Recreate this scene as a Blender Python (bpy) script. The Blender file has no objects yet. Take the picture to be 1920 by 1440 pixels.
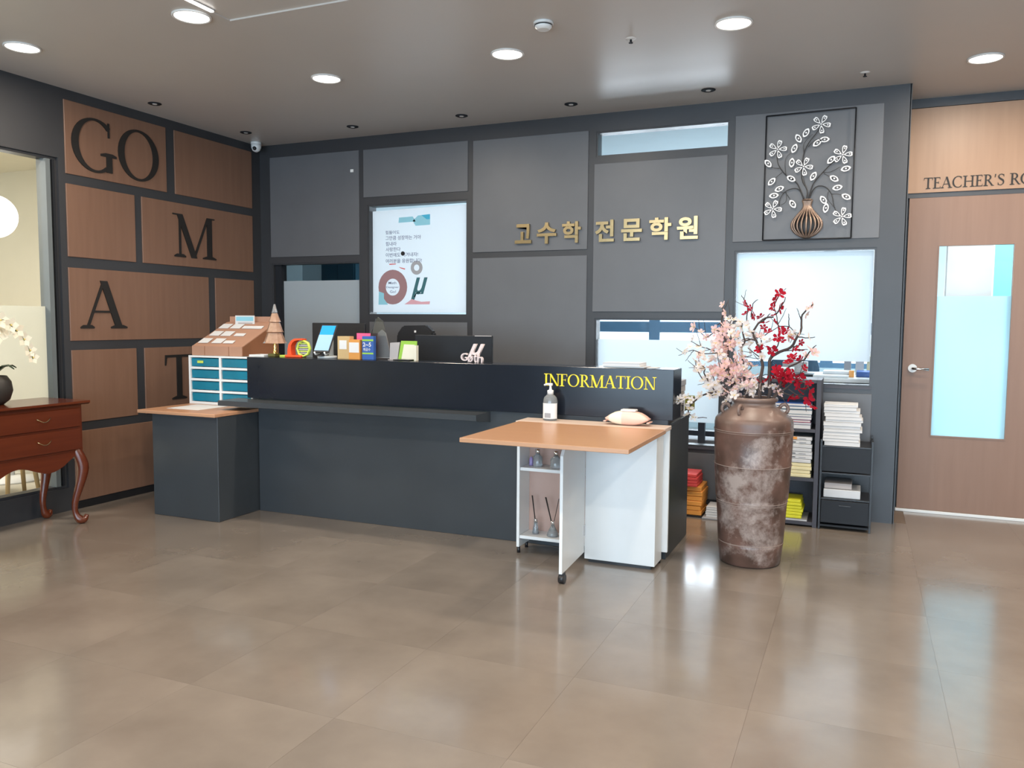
import bpy, bmesh, math, random
from mathutils import Vector, Matrix
random.seed(11)
PI = math.pi
scene = bpy.context.scene
col = scene.collection

# ------------------------------------------------------------------ camera, world, lights, exposure
CAM = Vector((4.972, -5.902, 1.32))
YAW, PIT, ROL = -0.40333, -0.07605, 0.007407
fwd = Vector((math.sin(YAW)*math.cos(PIT), math.cos(YAW)*math.cos(PIT), math.sin(PIT)))
rgt = Vector((math.cos(YAW), -math.sin(YAW), 0)); upv = rgt.cross(fwd)
r2 = rgt*math.cos(ROL) + upv*math.sin(ROL); u2 = upv*math.cos(ROL) - rgt*math.sin(ROL)
cam = bpy.data.cameras.new('camera'); cam.sensor_width = 36; cam.lens = 36*1530/1920
cam.clip_start = .05
co = bpy.data.objects.new('camera', cam); col.objects.link(co)
co.matrix_world = Matrix(((r2.x, u2.x, -fwd.x, CAM.x), (r2.y, u2.y, -fwd.y, CAM.y), (r2.z, u2.z, -fwd.z, CAM.z), (0, 0, 0, 1)))
scene.camera = co
scene.view_settings.view_transform = 'Standard'
try: scene.view_settings.look = 'None'
except Exception: pass
scene.view_settings.gamma = 1; scene.view_settings.exposure = 0.0
scene.view_settings.use_curve_mapping = False
scene.cycles.max_bounces = 8; scene.cycles.diffuse_bounces = 4; scene.cycles.glossy_bounces = 4
scene.cycles.transmission_bounces = 6; scene.cycles.transparent_max_bounces = 12
scene.cycles.sample_clamp_indirect = 4.0
scene.cycles.use_denoising = True
world = bpy.data.worlds.new('world'); scene.world = world; world.use_nodes = True
bg = world.node_tree.nodes['Background']; bg.inputs[0].default_value = (.72, .86, 1, 1); bg.inputs[1].default_value = 2.0

def area(name, loc, rot, sx, sy, power, color, shape='RECTANGLE'):
    l = bpy.data.lights.new(name, 'AREA'); l.shape = shape; l.size = sx
    if shape == 'RECTANGLE': l.size_y = sy
    l.energy = power; l.color = color
    o = bpy.data.objects.new(name, l); col.objects.link(o); o.location = loc; o.rotation_euler = rot
    return o
DAY = (.80, .91, 1.0); WARM = (1.0, .87, .72)
# daylight standing in the real window openings (outside the glass)
area('daylight_entrance', (4.9, -9.62, 1.30), (PI/2, 0, 0), 7.8, 2.3, 460, (.60, .81, 1.0))
area('daylight_office', (3.6, 4.75, 1.75), (-PI/2, 0, 0), 4.0, 1.9, 165, DAY)
area('daylight_office_east', (7.75, 2.6, 1.7), (PI/2, 0, PI/2), 3.0, 1.9, 150, (.70, .93, 1.0))
# ceiling lamps of the room to the left and of the office, plus an added whiteboard light
area('office_lamp', (1.2, 2.4, 2.80), (0, 0, 0), 1.2, .3, 12, (1, .97, .92))
area('whiteboard_fill', (5.95, .98, 2.80), (0, 0, 0), .9, .25, 75, (.9, .98, 1))  # added lamp, brightens the whiteboard behind the door glass
area('parlour_lamp', (-2.0, -3.6, 2.80), (0, 0, 0), 1.0, 1.0, 170, (1, .94, .82))

# ------------------------------------------------------------------ materials
def mat(name, rgb, rough=.5, metal=0, spec=.5, var=.05, scale=6, stretch=(1, 1, 1), bump=0, emit=None, es=0, coat=0, trans=0, alpha=1, rvar=0, lo=None, sheen=0):
    m = bpy.data.materials.new(name); m.use_nodes = True
    nt = m.node_tree; b = nt.nodes['Principled BSDF']
    b.inputs['Roughness'].default_value = rough; b.inputs['Metallic'].default_value = metal
    b.inputs['Specular IOR Level'].default_value = spec
    b.inputs['Coat Weight'].default_value = coat
    b.inputs['Transmission Weight'].default_value = trans
    b.inputs['Alpha'].default_value = alpha
    tc = nt.nodes.new('ShaderNodeTexCoord'); mp = nt.nodes.new('ShaderNodeMapping'); mp.inputs['Scale'].default_value = stretch
    nz = nt.nodes.new('ShaderNodeTexNoise'); nz.inputs['Scale'].default_value = scale; nz.inputs['Detail'].default_value = 4
    cr = nt.nodes.new('ShaderNodeMix'); cr.data_type = 'RGBA'
    nt.links.new(tc.outputs['Object'], mp.inputs[0]); nt.links.new(mp.outputs[0], nz.inputs[0]); nt.links.new(nz.outputs[0], cr.inputs[0])
    c1 = lo if lo else tuple(c*(1-var*2) for c in rgb)
    c2 = tuple(min(1, c*(1+(var*2 if not lo else 0))) for c in rgb)
    cr.inputs[6].default_value = c1+(1,); cr.inputs[7].default_value = c2+(1,)
    nt.links.new(cr.outputs[2], b.inputs['Base Color'])
    if rvar:
        mr = nt.nodes.new('ShaderNodeMapRange'); mr.inputs[3].default_value = rough-rvar; mr.inputs[4].default_value = rough+rvar
        nt.links.new(nz.outputs[0], mr.inputs[0]); nt.links.new(mr.outputs[0], b.inputs['Roughness'])
    if bump:
        bp = nt.nodes.new('ShaderNodeBump'); bp.inputs['Strength'].default_value = bump; bp.inputs['Distance'].default_value = .01
        nt.links.new(nz.outputs[0], bp.inputs['Height']); nt.links.new(bp.outputs[0], b.inputs['Normal'])
    if emit:
        b.inputs['Emission Color'].default_value = emit+(1,); b.inputs['Emission Strength'].default_value = es
    return m

def wood(name, a, b_, rough=.4, axis='z', scale=1.0, coat=0, spec=.4):
    st = {'z': (14, 14, .8), 'x': (.8, 14, 14), 'y': (14, .8, 14)}[axis]
    return mat(name, b_, rough, 0, spec, .05, 2.2*scale, st, .03, lo=a, coat=coat)

def glass_mat(name, tint=(1, 1, 1), refl=.10):
    m = bpy.data.materials.new(name); m.use_nodes = True; nt = m.node_tree; nt.nodes.clear()
    out = nt.nodes.new('ShaderNodeOutputMaterial'); mx = nt.nodes.new('ShaderNodeMixShader')
    tr = nt.nodes.new('ShaderNodeBsdfTransparent'); tr.inputs[0].default_value = tint+(1,)
    gl = nt.nodes.new('ShaderNodeBsdfGlossy'); gl.inputs['Roughness'].default_value = .03
    lw = nt.nodes.new('ShaderNodeLayerWeight'); lw.inputs[0].default_value = refl
    nt.links.new(lw.outputs['Fresnel'], mx.inputs[0]); nt.links.new(tr.outputs[0], mx.inputs[1]); nt.links.new(gl.outputs[0], mx.inputs[2])
    nt.links.new(mx.outputs[0], out.inputs[0])
    return m

def film_mat(name, rgb, tr_w=.75, clear=0.0):
    m = bpy.data.materials.new(name); m.use_nodes = True; nt = m.node_tree; nt.nodes.clear()
    out = nt.nodes.new('ShaderNodeOutputMaterial'); mx = nt.nodes.new('ShaderNodeMixShader'); mx.inputs[0].default_value = tr_w
    d = nt.nodes.new('ShaderNodeBsdfDiffuse'); d.inputs[0].default_value = rgb+(1,)
    t = nt.nodes.new('ShaderNodeBsdfTranslucent'); t.inputs[0].default_value = rgb+(1,)
    nt.links.new(d.outputs[0], mx.inputs[1]); nt.links.new(t.outputs[0], mx.inputs[2])
    if clear:
        m2 = nt.nodes.new('ShaderNodeMixShader'); m2.inputs[0].default_value = clear
        tp = nt.nodes.new('ShaderNodeBsdfTransparent')
        nt.links.new(mx.outputs[0], m2.inputs[1]); nt.links.new(tp.outputs[0], m2.inputs[2]); nt.links.new(m2.outputs[0], out.inputs[0])
    else: nt.links.new(mx.outputs[0], out.inputs[0])
    return m

def tile_mat():
    m = bpy.data.materials.new('vinyl_tile'); m.use_nodes = True; nt = m.node_tree; b = nt.nodes['Principled BSDF']
    tc = nt.nodes.new('ShaderNodeTexCoord'); oi = nt.nodes.new('ShaderNodeObjectInfo')
    n1 = nt.nodes.new('ShaderNodeTexNoise'); n1.inputs['Scale'].default_value = 2.3; n1.inputs['Detail'].default_value = 5; n1.inputs['Roughness'].default_value = .55
    n2 = nt.nodes.new('ShaderNodeTexNoise'); n2.inputs['Scale'].default_value = 40; n2.inputs['Detail'].default_value = 3
    va = nt.nodes.new('ShaderNodeVectorMath'); va.operation = 'ADD'
    sc = nt.nodes.new('ShaderNodeVectorMath'); sc.operation = 'SCALE'; sc.inputs['Scale'].default_value = 30
    cmb = nt.nodes.new('ShaderNodeCombineXYZ')
    nt.links.new(oi.outputs['Random'], cmb.inputs[0]); nt.links.new(cmb.outputs[0], sc.inputs[0])
    nt.links.new(tc.outputs['Object'], va.inputs[0]); nt.links.new(sc.outputs[0], va.inputs[1]); nt.links.new(va.outputs[0], n1.inputs[0]); nt.links.new(tc.outputs['Object'], n2.inputs[0])
    cr = nt.nodes.new('ShaderNodeValToRGB'); e = cr.color_ramp.elements
    e[0].position = .30; e[0].color = FLO+(1,); e[1].position = .72; e[1].color = FHI+(1,)
    nt.links.new(n1.outputs[0], cr.inputs[0])
    hs = nt.nodes.new('ShaderNodeHueSaturation'); mr = nt.nodes.new('ShaderNodeMapRange'); mr.inputs[3].default_value = .97; mr.inputs[4].default_value = 1.03
    nt.links.new(oi.outputs['Random'], mr.inputs[0]); nt.links.new(mr.outputs[0], hs.inputs['Value']); nt.links.new(cr.outputs[0], hs.inputs['Color'])
    nt.links.new(hs.outputs[0], b.inputs['Base Color'])
    r = nt.nodes.new('ShaderNodeMapRange'); r.inputs[3].default_value = .20; r.inputs[4].default_value = .28
    b.inputs['Coat Weight'].default_value = .6; b.inputs['Coat Roughness'].default_value = .12
    nt.links.new(n1.outputs[0], r.inputs[0]); nt.links.new(r.outputs[0], b.inputs['Roughness'])
    b.inputs['Specular IOR Level'].default_value = .5
    bp = nt.nodes.new('ShaderNodeBump'); bp.inputs['Strength'].default_value = .04; bp.inputs['Distance'].default_value = .004
    nt.links.new(n2.outputs[0], bp.inputs['Height']); nt.links.new(bp.outputs[0], b.inputs['Normal'])
    return m
FLO = (.175, .146, .122); FHI = (.240, .203, .170)

def vase_mat():
    m = bpy.data.materials.new('aged_clay'); m.use_nodes = True; nt = m.node_tree; b = nt.nodes['Principled BSDF']
    tc = nt.nodes.new('ShaderNodeTexCoord')
    n1 = nt.nodes.new('ShaderNodeTexNoise'); n1.inputs['Scale'].default_value = 5; n1.inputs['Detail'].default_value = 9; n1.inputs['Roughness'].default_value = .72; n1.inputs['Distortion'].default_value = .12
    n2 = nt.nodes.new('ShaderNodeTexNoise'); n2.inputs['Scale'].default_value = 9; n2.inputs['Detail'].default_value = 6
    mp = nt.nodes.new('ShaderNodeMapping'); mp.inputs['Scale'].default_value = (1, 1, .95); mp.inputs['Location'].default_value = (.35, .1, .2)
    nt.links.new(tc.outputs['Object'], mp.inputs[0]); nt.links.new(mp.outputs[0], n1.inputs[0]); nt.links.new(tc.outputs['Object'], n2.inputs[0])
    r1 = nt.nodes.new('ShaderNodeValToRGB'); r1.color_ramp.elements[0].position = .53; r1.color_ramp.elements[1].position = .68
    r2_ = nt.nodes.new('ShaderNodeValToRGB'); e = r2_.color_ramp.elements
    e[0].color = (.070, .040, .030, 1); e[1].color = (.160, .088, .068, 1); e[0].position = .3; e[1].position = .7
    s0 = nt.nodes.new('ShaderNodeSeparateXYZ'); nt.links.new(tc.outputs['Object'], s0.inputs[0])
    def mth(op, a, b_=0):
        q = nt.nodes.new('ShaderNodeMath'); q.operation = op
        for i_, v_ in enumerate((a, b_)):
            if hasattr(v_, 'links'): nt.links.new(v_, q.inputs[i_])
            else: q.inputs[i_].default_value = v_
        return q.outputs[0]
    zz_ = mth('MAXIMUM', mth('SUBTRACT', 1, mth('DIVIDE', mth('ABSOLUTE', mth('SUBTRACT', s0.outputs[2], .47)), .36)), -.6)
    nt.links.new(mth('ADD', n1.outputs[0], mth('MULTIPLY', zz_, .075)), r1.inputs[0]); nt.links.new(n2.outputs[0], r2_.inputs[0])
    # paler tone near the shoulder
    sp = nt.nodes.new('ShaderNodeSeparateXYZ'); nt.links.new(tc.outputs['Object'], sp.inputs[0])
    mrz = nt.nodes.new('ShaderNodeMapRange'); mrz.inputs[1].default_value = .76; mrz.inputs[2].default_value = .84; mrz.inputs[4].default_value = .55
    nt.links.new(sp.outputs[2], mrz.inputs[0])
    mx = nt.nodes.new('ShaderNodeMix'); mx.data_type = 'RGBA'; mx.inputs[7].default_value = (.46, .38, .34, 1)
    ml = nt.nodes.new('ShaderNodeMath'); ml.operation = 'MULTIPLY'; ml.inputs[1].default_value = .75; nt.links.new(r1.outputs[0], ml.inputs[0])
    nt.links.new(ml.outputs[0], mx.inputs[0]); nt.links.new(r2_.outputs[0], mx.inputs[6])
    m3 = nt.nodes.new('ShaderNodeMix'); m3.data_type = 'RGBA'; m3.inputs[7].default_value = (.23, .165, .135, 1)
    nt.links.new(mrz.outputs[0], m3.inputs[0]); nt.links.new(mx.outputs[2], m3.inputs[6]); nt.links.new(m3.outputs[2], b.inputs['Base Color'])
    b.inputs['Roughness'].default_value = .38
    bp = nt.nodes.new('ShaderNodeBump'); bp.inputs['Strength'].default_value = .35; bp.inputs['Distance'].default_value = .006
    nt.links.new(n2.outputs[0], bp.inputs['Height']); nt.links.new(bp.outputs[0], b.inputs['Normal'])
    return m

M = dict(
 ceiling=mat('ceiling_paint', (.55, .505, .46), .37, spec=.5, var=.015, scale=3),
 band=mat('charcoal_laminate', (.036, .037, .041), .40, var=.08, scale=3),
 panel=mat('grey_laminate_panel', (.112, .116, .125), .42, var=.05, scale=4),
 walnut=wood('veneer_left', (.170, .090, .058), (.225, .126, .083), .42),
 doorwood=wood('veneer_door', (.23, .135, .094), (.285, .175, .124), .42), header=wood('veneer_header_lit', (.34, .205, .130), (.42, .265, .170), .42),  # same veneer, header coloured lighter as if lit by the nearby downlight
 cream=mat('cream_wall', (.78, .74, .62), .8, var=.02), office=mat('office_wall', (.58, .66, .70), .8, var=.02),
 officefloor=mat('office_floor', (.40, .42, .42), .5), white=mat('white_laminate', (.72, .74, .74), .35, var=.02),
 black=mat('black_plastic', (.012, .012, .014), .4), letter=mat('dark_lettering', (.010, .008, .007), .6, var=.1),
 counter=mat('counter_charcoal', (.040, .046, .052), .33, spec=.45, var=.10, scale=3), fascia=mat('counter_gloss_navy', (.009, .012, .019), .20, spec=.4, var=.1),
 beech=wood('beech_top', (.41, .225, .125), (.49, .28, .165), .30, 'x'), beechpale=wood('beech_pale', (.60, .47, .39), (.68, .55, .47), .35, 'x'),
 pinkwood=mat('pinkish_back_panel', (.50, .33, .27), .6), mahog=wood('mahogany', (.072, .013, .004), (.135, .028, .009), .25, 'y', coat=.3),
 brownlam=wood('brown_top', (.40, .20, .11), (.52, .29, .17), .35, 'x'), aqua=mat('teal_plastic', (.012, .22, .33), .25, var=.12, scale=9, trans=.15),
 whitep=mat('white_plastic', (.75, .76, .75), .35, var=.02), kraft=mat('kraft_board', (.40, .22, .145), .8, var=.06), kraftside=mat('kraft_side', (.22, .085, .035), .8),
 paper=mat('paper', (.66, .66, .66), .7, var=.03), ring=mat('lamp_ring', (.75, .72, .68), .4), alu=mat('aluminium', (.55, .56, .58), .3, metal=.9, var=.03),
 chrome=mat('chrome', (.75, .75, .76), .12, metal=1, var=.02), gold=mat('brass', (.48, .36, .19), .26, metal=1, var=.05), brass=mat('brass_bright', (.85, .60, .18), .15, metal=1),
 yellow=mat('yellow_letter', (.85, .68, .02), .4), orange=mat('orange_plastic', (.80, .085, .02), .4), lime=mat('lime_plastic', (.55, .66, .10), .4),
 clay=vase_mat(), dust=mat('groove_dust', (.42, .34, .29), .6, var=.5, scale=14, lo=(.12, .07, .055)), bark=mat('bark', (.055, .038, .034), .8, var=.25, scale=60, bump=.3),
 r=film_mat('red_petal', (.42, .018, .035), .35), p=film_mat('pink_petal', (.90, .66, .65), .42), w=film_mat('white_petal', (.90, .85, .83), .42),
 stamen=mat('stamen', (.75, .55, .12), .6), leaf=mat('dark_leaf', (.02, .045, .02), .4), orchid=mat('orchid_petal', (.85, .78, .62), .6), pot=mat('dark_pot', (.03, .025, .02), .5),
 clear=glass_mat('clear_glass'), amber=mat('amber_glass', (.70, .47, .34), .12, spec=.9, var=.3, scale=40, coat=1, alpha=.72, lo=(.38, .22, .14)),
 blueframe=mat('blue_window_frame', (.10, .20, .32), .5), navy=mat('navy_cover', (.03, .10, .35), .5), green=mat('green_board', (.28, .50, .06), .5),
 tan=mat('tan_board', (.52, .36, .17), .7), ochre=mat('orange_board', (.62, .27, .06), .7), pinkn=mat('pink_note', (.85, .10, .25), .7), creamp=mat('cream_page', (.70, .66, .54), .7),
 tvcyan=mat('screen_blue', (.0, .25, .7), .3, emit=(.0, .30, .85), es=.45), tvlight=mat('screen_pale', (.25, .4, .6), .3, emit=(.36, .58, .88), es=.38),
 mauve=mat('mauve_print', (.30, .17, .18), .6), teal=mat('teal_print', (.03, .12, .14), .6), greyprint=mat('grey_print', (.33, .33, .35), .6), skyprint=mat('sky_print', (.25, .55, .66), .6),
 blueprint=mat('blue_print', (.05, .40, .60), .6), pinkprint=mat('pink_print', (.65, .35, .40), .6), textprint=mat('text_print', (.17, .18, .27), .6),
 redb=mat('red_cover', (.62, .06, .055), .5), orangeb=mat('orange_cover', (.80, .33, .06), .5), limeb=mat('yellow_cover', (.72, .70, .03), .5), creamb=mat('cream_cover', (.78, .70, .42), .6), whiteb=mat('white_cover', (.60, .61, .62), .5),
 tealb=mat('teal_cover', (.03, .13, .20), .4), purpleb=mat('violet_cover', (.18, .17, .30), .5), dkgrey=mat('dark_grey', (.014, .016, .020), .5, spec=.3), shelfm=mat('shelf_grey', (.055, .055, .070), .5),
 bronze=mat('bronze', (.30, .21, .16), .36, metal=.6, var=.2, scale=30), wire=mat('black_wire', (.02, .018, .018), .45), silverf=mat('silver_flower', (.90, .90, .90), .45, metal=0, var=.03), crystal=mat('crystal', (.85, .87, .9), .15),
 pinkpack=mat('peach_pack', (.86, .55, .45), .35), cremepack=mat('cream_pack', (.85, .76, .62), .35), gelclear=mat('gel_bottle', (.62, .66, .68), .08, trans=.75, var=.02), label=mat('white_label', (.78, .79, .80), .5), reed=mat('reed_stick', (.018, .013, .011), .8),
 pinkwhite=mat('blush_plastic', (.72, .60, .58), .5), gold2=mat('olive_base', (.10, .09, .02), .5), stool=mat('pale_wood', (.50, .36, .18), .5), smoke=glass_mat('acrylic', (.86, .86, .85), .35), greycard=mat('grey_card', (.42, .39, .38), .7),
 posterw=film_mat('poster_film', (.80, .83, .86), .62), film=film_mat('frosted_film', (.84, .90, .94), .72), filmd=film_mat('frosted_film_door', (.56, .80, .89), .76), filmw=film_mat('frosted_film_parlour', (.58, .59, .53), .72),
 cyanwall=mat('cyan_wall', (.16, .50, .58), .6), chair=mat('chair_blue', (.05, .12, .20), .6), tile=tile_mat(), grout=mat('joint', (.17, .125, .095), .6),
)
M['framegrey'] = mat('frame_grey', (.13, .15, .155), .55)
M['lampglow'] = mat('lamp_diffuser', (.9, .88, .84), .5, emit=(1, .95, .88), es=5)
M['globe'] = mat('globe_glow', (.9, .9, .85), .5, emit=(1, .97, .88), es=3.0)
M['led'] = mat('led_strip', (.9, .9, .9), .5, emit=(1, .98, .94), es=6)

# ------------------------------------------------------------------ mesh helpers
def box(bm, x0, x1, y0, y1, z0, z1, bev=0, mi=0):
    vs = [bm.verts.new(v) for v in ((x0,y0,z0),(x1,y0,z0),(x1,y1,z0),(x0,y1,z0),(x0,y0,z1),(x1,y0,z1),(x1,y1,z1),(x0,y1,z1))]
    fs = [bm.faces.new([vs[i] for i in f]) for f in ((0,3,2,1),(4,5,6,7),(0,1,5,4),(1,2,6,5),(2,3,7,6),(3,0,4,7))]
    for f in fs: f.material_index = mi
    if bev:
        es = list({e for f in fs for e in f.edges})
        bmesh.ops.bevel(bm, geom=es, offset=bev, segments=1, affect='EDGES', clamp_overlap=True)
    return bm
def B(*a, **k):
    bm = bmesh.new()
    return box(bm, *a, **k)
def lathe(bm, prof, c, n=24, axis='z', mi=0, a0=0, a1=2*PI, cap=True):
    full = abs(a1-a0-2*PI) < 1e-6; rings = []
    for r, h in prof:
        ring = []
        for i in range(n if full else n+1):
            a = a0+(a1-a0)*i/n; u, v = r*math.cos(a), r*math.sin(a)
            p = {'z': (c[0]+u, c[1]+v, c[2]+h), 'y': (c[0]+u, c[1]+h, c[2]+v), 'x': (c[0]+h, c[1]+u, c[2]+v)}[axis]
            ring.append(bm.verts.new(p))
        rings.append(ring)
    for A, C_ in zip(rings, rings[1:]):
        m_ = len(A)
        for i in range(m_ if full else m_-1):
            f = bm.faces.new((A[i], A[(i+1) % m_], C_[(i+1) % m_], C_[i])); f.material_index = mi; f.smooth = True
    if full and cap:
        for ring in (rings[0], rings[-1]):
            if len(ring) > 2:
                f = bm.faces.new(ring); f.material_index = mi
    return bm
def cyl(bm, c, r, h, n=16, axis='z', r2=None, mi=0): return lathe(bm, [(r, 0), (r2 if r2 is not None else r, h)], c, n, axis, mi)
def sph(bm, c, r, n=12, sz=1, mi=0):
    g = bmesh.ops.create_uvsphere(bm, u_segments=n, v_segments=max(6, n//2+2), radius=r, matrix=Matrix.Translation(c) @ Matrix.Diagonal((1, 1, sz, 1)))
    for v in g['verts']:
        for f in v.link_faces: f.smooth = True; f.material_index = mi
    return bm
def tube(bm, pts, rad, n=6, mi=0):
    pts = [Vector(p) for p in pts]; k = len(pts)
    rads = rad if isinstance(rad, (list, tuple)) else [rad]*k
    t0 = (pts[1]-pts[0]).normalized(); ref = Vector((0, 0, 1)) if abs(t0.z) < .9 else Vector((1, 0, 0))
    nrm = t0.cross(ref).normalized(); rings = []
    for i, p in enumerate(pts):
        t = (pts[min(i+1, k-1)]-pts[max(i-1, 0)]).normalized()
        nrm = (nrm-t*nrm.dot(t)).normalized(); bn = t.cross(nrm)
        rings.append([bm.verts.new(p+(nrm*math.cos(2*PI*j/n)+bn*math.sin(2*PI*j/n))*rads[i]) for j in range(n)])
    for A, C_ in zip(rings, rings[1:]):
        for j in range(n):
            f = bm.faces.new((A[j], A[(j+1) % n], C_[(j+1) % n], C_[j])); f.smooth = True; f.material_index = mi
    for ring in (rings[0], rings[-1]):
        f = bm.faces.new(ring); f.material_index = mi
    return bm
def smooth(pts, k=3):
    pts = [Vector(p) for p in pts]; out = []
    for i in range(len(pts)-1):
        p0, p1, p2, p3 = pts[max(i-1, 0)], pts[i], pts[i+1], pts[min(i+2, len(pts)-1)]
        for j in range(k):
            t = j/k
            out.append(.5*((2*p1)+(p2-p0)*t+(2*p0-5*p1+4*p2-p3)*t*t+(3*p1-p0-3*p2+p3)*t**3))
    out.append(pts[-1]); return out
def prism(bm, poly, d0, d1, fmap, mi=0):
    """poly in (u, v); fmap(u, v, d) -> xyz"""
    a = [bm.verts.new(fmap(u, v, d0)) for u, v in poly]; b = [bm.verts.new(fmap(u, v, d1)) for u, v in poly]; n = len(poly)
    for f in (bm.faces.new(a), bm.faces.new(b[::-1])): f.material_index = mi
    for i in range(n):
        f = bm.faces.new((a[i], b[i], b[(i+1) % n], a[(i+1) % n])); f.material_index = mi
    return bm
def grid_wall(us, vs, holes, d0, d1, fmap):
    """connected slab in (u, v) with rectangular holes"""
    us = sorted(set([round(u, 5) for u in us]+[round(h[i], 5) for h in holes for i in (0, 1)])); vs = sorted(set([round(v, 5) for v in vs]+[round(h[i], 5) for h in holes for i in (2, 3)]))
    bm = bmesh.new(); cache = {}
    def V(i, j, k):
        key = (i, j, k)
        if key not in cache: cache[key] = bm.verts.new(fmap(us[i], vs[j], (d0, d1)[k]))
        return cache[key]
    def solid(i, j):
        if i < 0 or j < 0 or i >= len(us)-1 or j >= len(vs)-1: return False
        cu, cv = (us[i]+us[i+1])/2, (vs[j]+vs[j+1])/2
        return not any(h[0] < cu < h[1] and h[2] < cv < h[3] for h in holes)
    for i in range(len(us)-1):
        for j in range(len(vs)-1):
            if not solid(i, j): continue
            for k in (0, 1): bm.faces.new((V(i,j,k), V(i+1,j,k), V(i+1,j+1,k), V(i,j+1,k)))
            for di, dj, a, b in ((-1,0,(i,j),(i,j+1)), (1,0,(i+1,j),(i+1,j+1)), (0,-1,(i,j),(i+1,j)), (0,1,(i,j+1),(i+1,j+1))):
                if not solid(i+di, j+dj): bm.faces.new((V(*a,0), V(*b,0), V(*b,1), V(*a,1)))
    return bm
def frame_bm(u0, u1, v0, v1, w, d0, d1, fmap): return grid_wall([u0, u1], [v0, v1], [(u0+w, u1-w, v0+w, v1-w)], d0, d1, fmap)
FY = lambda u, v, d: (u, d, v)      # plane facing -y : u=x, v=z, d=y
FX = lambda u, v, d: (d, u, v)      # plane x=const   : u=y, v=z, d=x
FZ = lambda u, v, d: (u, v, d)

def tag(o, label=None, cat=None, group=None, kind=None):
    if label: o['label'] = label
    if cat: o['category'] = cat
    if group: o['group'] = group
    if kind: o['kind'] = kind
    return o
def obj(name, bm, m, parent=None, label=None, cat=None, group=None, kind=None, org=None):
    bmesh.ops.recalc_face_normals(bm, faces=bm.faces[:])
    me = bpy.data.meshes.new(name)
    loc = Vector((0, 0, 0))
    if parent is None and kind != 'structure':
        xs = [v.co for v in bm.verts]
        loc = Vector(org) if org else Vector((sum(v.x for v in xs)/len(xs), sum(v.y for v in xs)/len(xs), min(v.z for v in xs)))
        bmesh.ops.translate(bm, verts=bm.verts[:], vec=-loc)
    elif org: 
        loc = Vector(org); bmesh.ops.translate(bm, verts=bm.verts[:], vec=-loc)
    bm.to_mesh(me); bm.free()
    for mm in (m if isinstance(m, (list, tuple)) else [m]): me.materials.append(mm)
    o = bpy.data.objects.new(name, me); col.objects.link(o); o.location = loc
    if parent is not None:
        o.parent = parent
        if parent.type == 'EMPTY' or parent.location.length > 0:
            o.matrix_parent_inverse = Matrix.Translation(-parent.location) if not parent.parent else Matrix.Identity(4)
        if parent.parent and parent.location.length > 0: o.matrix_parent_inverse = Matrix.Translation(-parent.location)
    return tag(o, label, cat, group, kind)
def thing(name, label, cat, loc=(0, 0, 0), group=None, kind=None):
    o = bpy.data.objects.new(name, None); col.objects.link(o); o.location = loc; o.empty_display_size = .1
    return tag(o, label, cat, group, kind)
def copy_tree(o, parent=None):
    c = o.copy(); col.objects.link(c)
    if parent: c.parent = parent
    for ch in list(o.children): copy_tree(ch, c)
    return c
def S(name, bm, m, parent=None): return obj(name, bm, m, parent, kind=None if parent else 'structure')

# ------------------------------------------------------------------ setting
H = 2.855
# floor: square vinyl tiles
floor = S('floor', B(-4.2, 9.6, -9.7, 5.0, -.12, -.0022), M['grout'])
T = .628; tb = B(.0003, T-.0003, .0003, T-.0018, -.002, 0)
tile0 = None
for i in range(-9, 8):
    for j in range(-9, 5):
        x0, y0 = 5.29+i*T, -2.465+j*.6265
        if x0+T < -.02 or y0 > .42 or y0 < -6.3 or (x0 > 7.6): continue
        if y0 > 0.0 and x0 < 5.0: continue
        # keep only tiles the room shows
        if tile0 is None:
            tile0 = obj('tile', tb, M['tile'], floor); tile0.location = (x0, y0, 0); continue
        t = tile0.copy(); col.objects.link(t); t.location = (x0, y0, 0)
S('floor_behind', B(0, 9.5, -9.6, -2.465-6*.6265-.001, -.004, -.0005), M['tile'], floor).name = 'tile_area'
pf = S('floor_parlour', B(-4.2, -.12, -9.6, .0, -.1, -.001), mat('parlour_floor', (.50, .47, .40), .35))
of = S('floor_office', B(-3, 8.5, .56, 4.8, -.1, -.0005), M['officefloor'])
# ceiling with a shallow tray
ceil = S('ceiling', grid_wall([-4.2, 9.6], [-9.7, 5.0], [(1.92, 7.6, -7.9, -2.49)], H, H+.010, FZ), M['ceiling'])
S('ceiling_tray', B(1.90, 7.62, -7.92, -2.47, H+.008, H+.1), M['ceiling'])
# back wall
HB = {'window_1': (.118, 1.045, .80, 1.822), 'window_2': (1.125, 2.057, 1.365, 2.288), 'window_3': (3.117, 4.08, 2.54, 2.725),
      'window_4': (3.125, 4.065, .43, 1.352), 'window_5': (4.137, 5.045, .905, 1.826)}
wb = S('wall_back', grid_wall([-4.2, 5.21], [0, H], list(HB.values()), 0.0, .13, FY), M['band'])
for x0, x1, z0, z1 in ((.115, 1.043, 1.875, 2.745), (1.088, 2.063, 2.35, 2.743), (1.14, 2.062, .055, 1.312), (2.108, 3.06, 1.866, 2.737), (2.108, 3.06, .055, 1.822),
                       (3.107, 4.073, 1.40, 2.49), (4.12, 5.055, 1.885, 2.747), (4.13, 5.052, .055, .858), (.118, 1.045, .055, .755), (3.125, 4.065, .055, .385)):
    obj('panel', B(x0, x1, -.008, .004, z0, z1, bev=.002), M['panel'], wb)
for n, (x0, x1, z0, z1) in HB.items():
    fr = S(n, frame_bm(x0, x1, z0, z1, .012, .006, .10, FY), M['band'])
    S('pane', B(x0+.012, x1-.012, .062, .068, z0+.012, z1-.012), M['clear'], fr)
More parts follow.
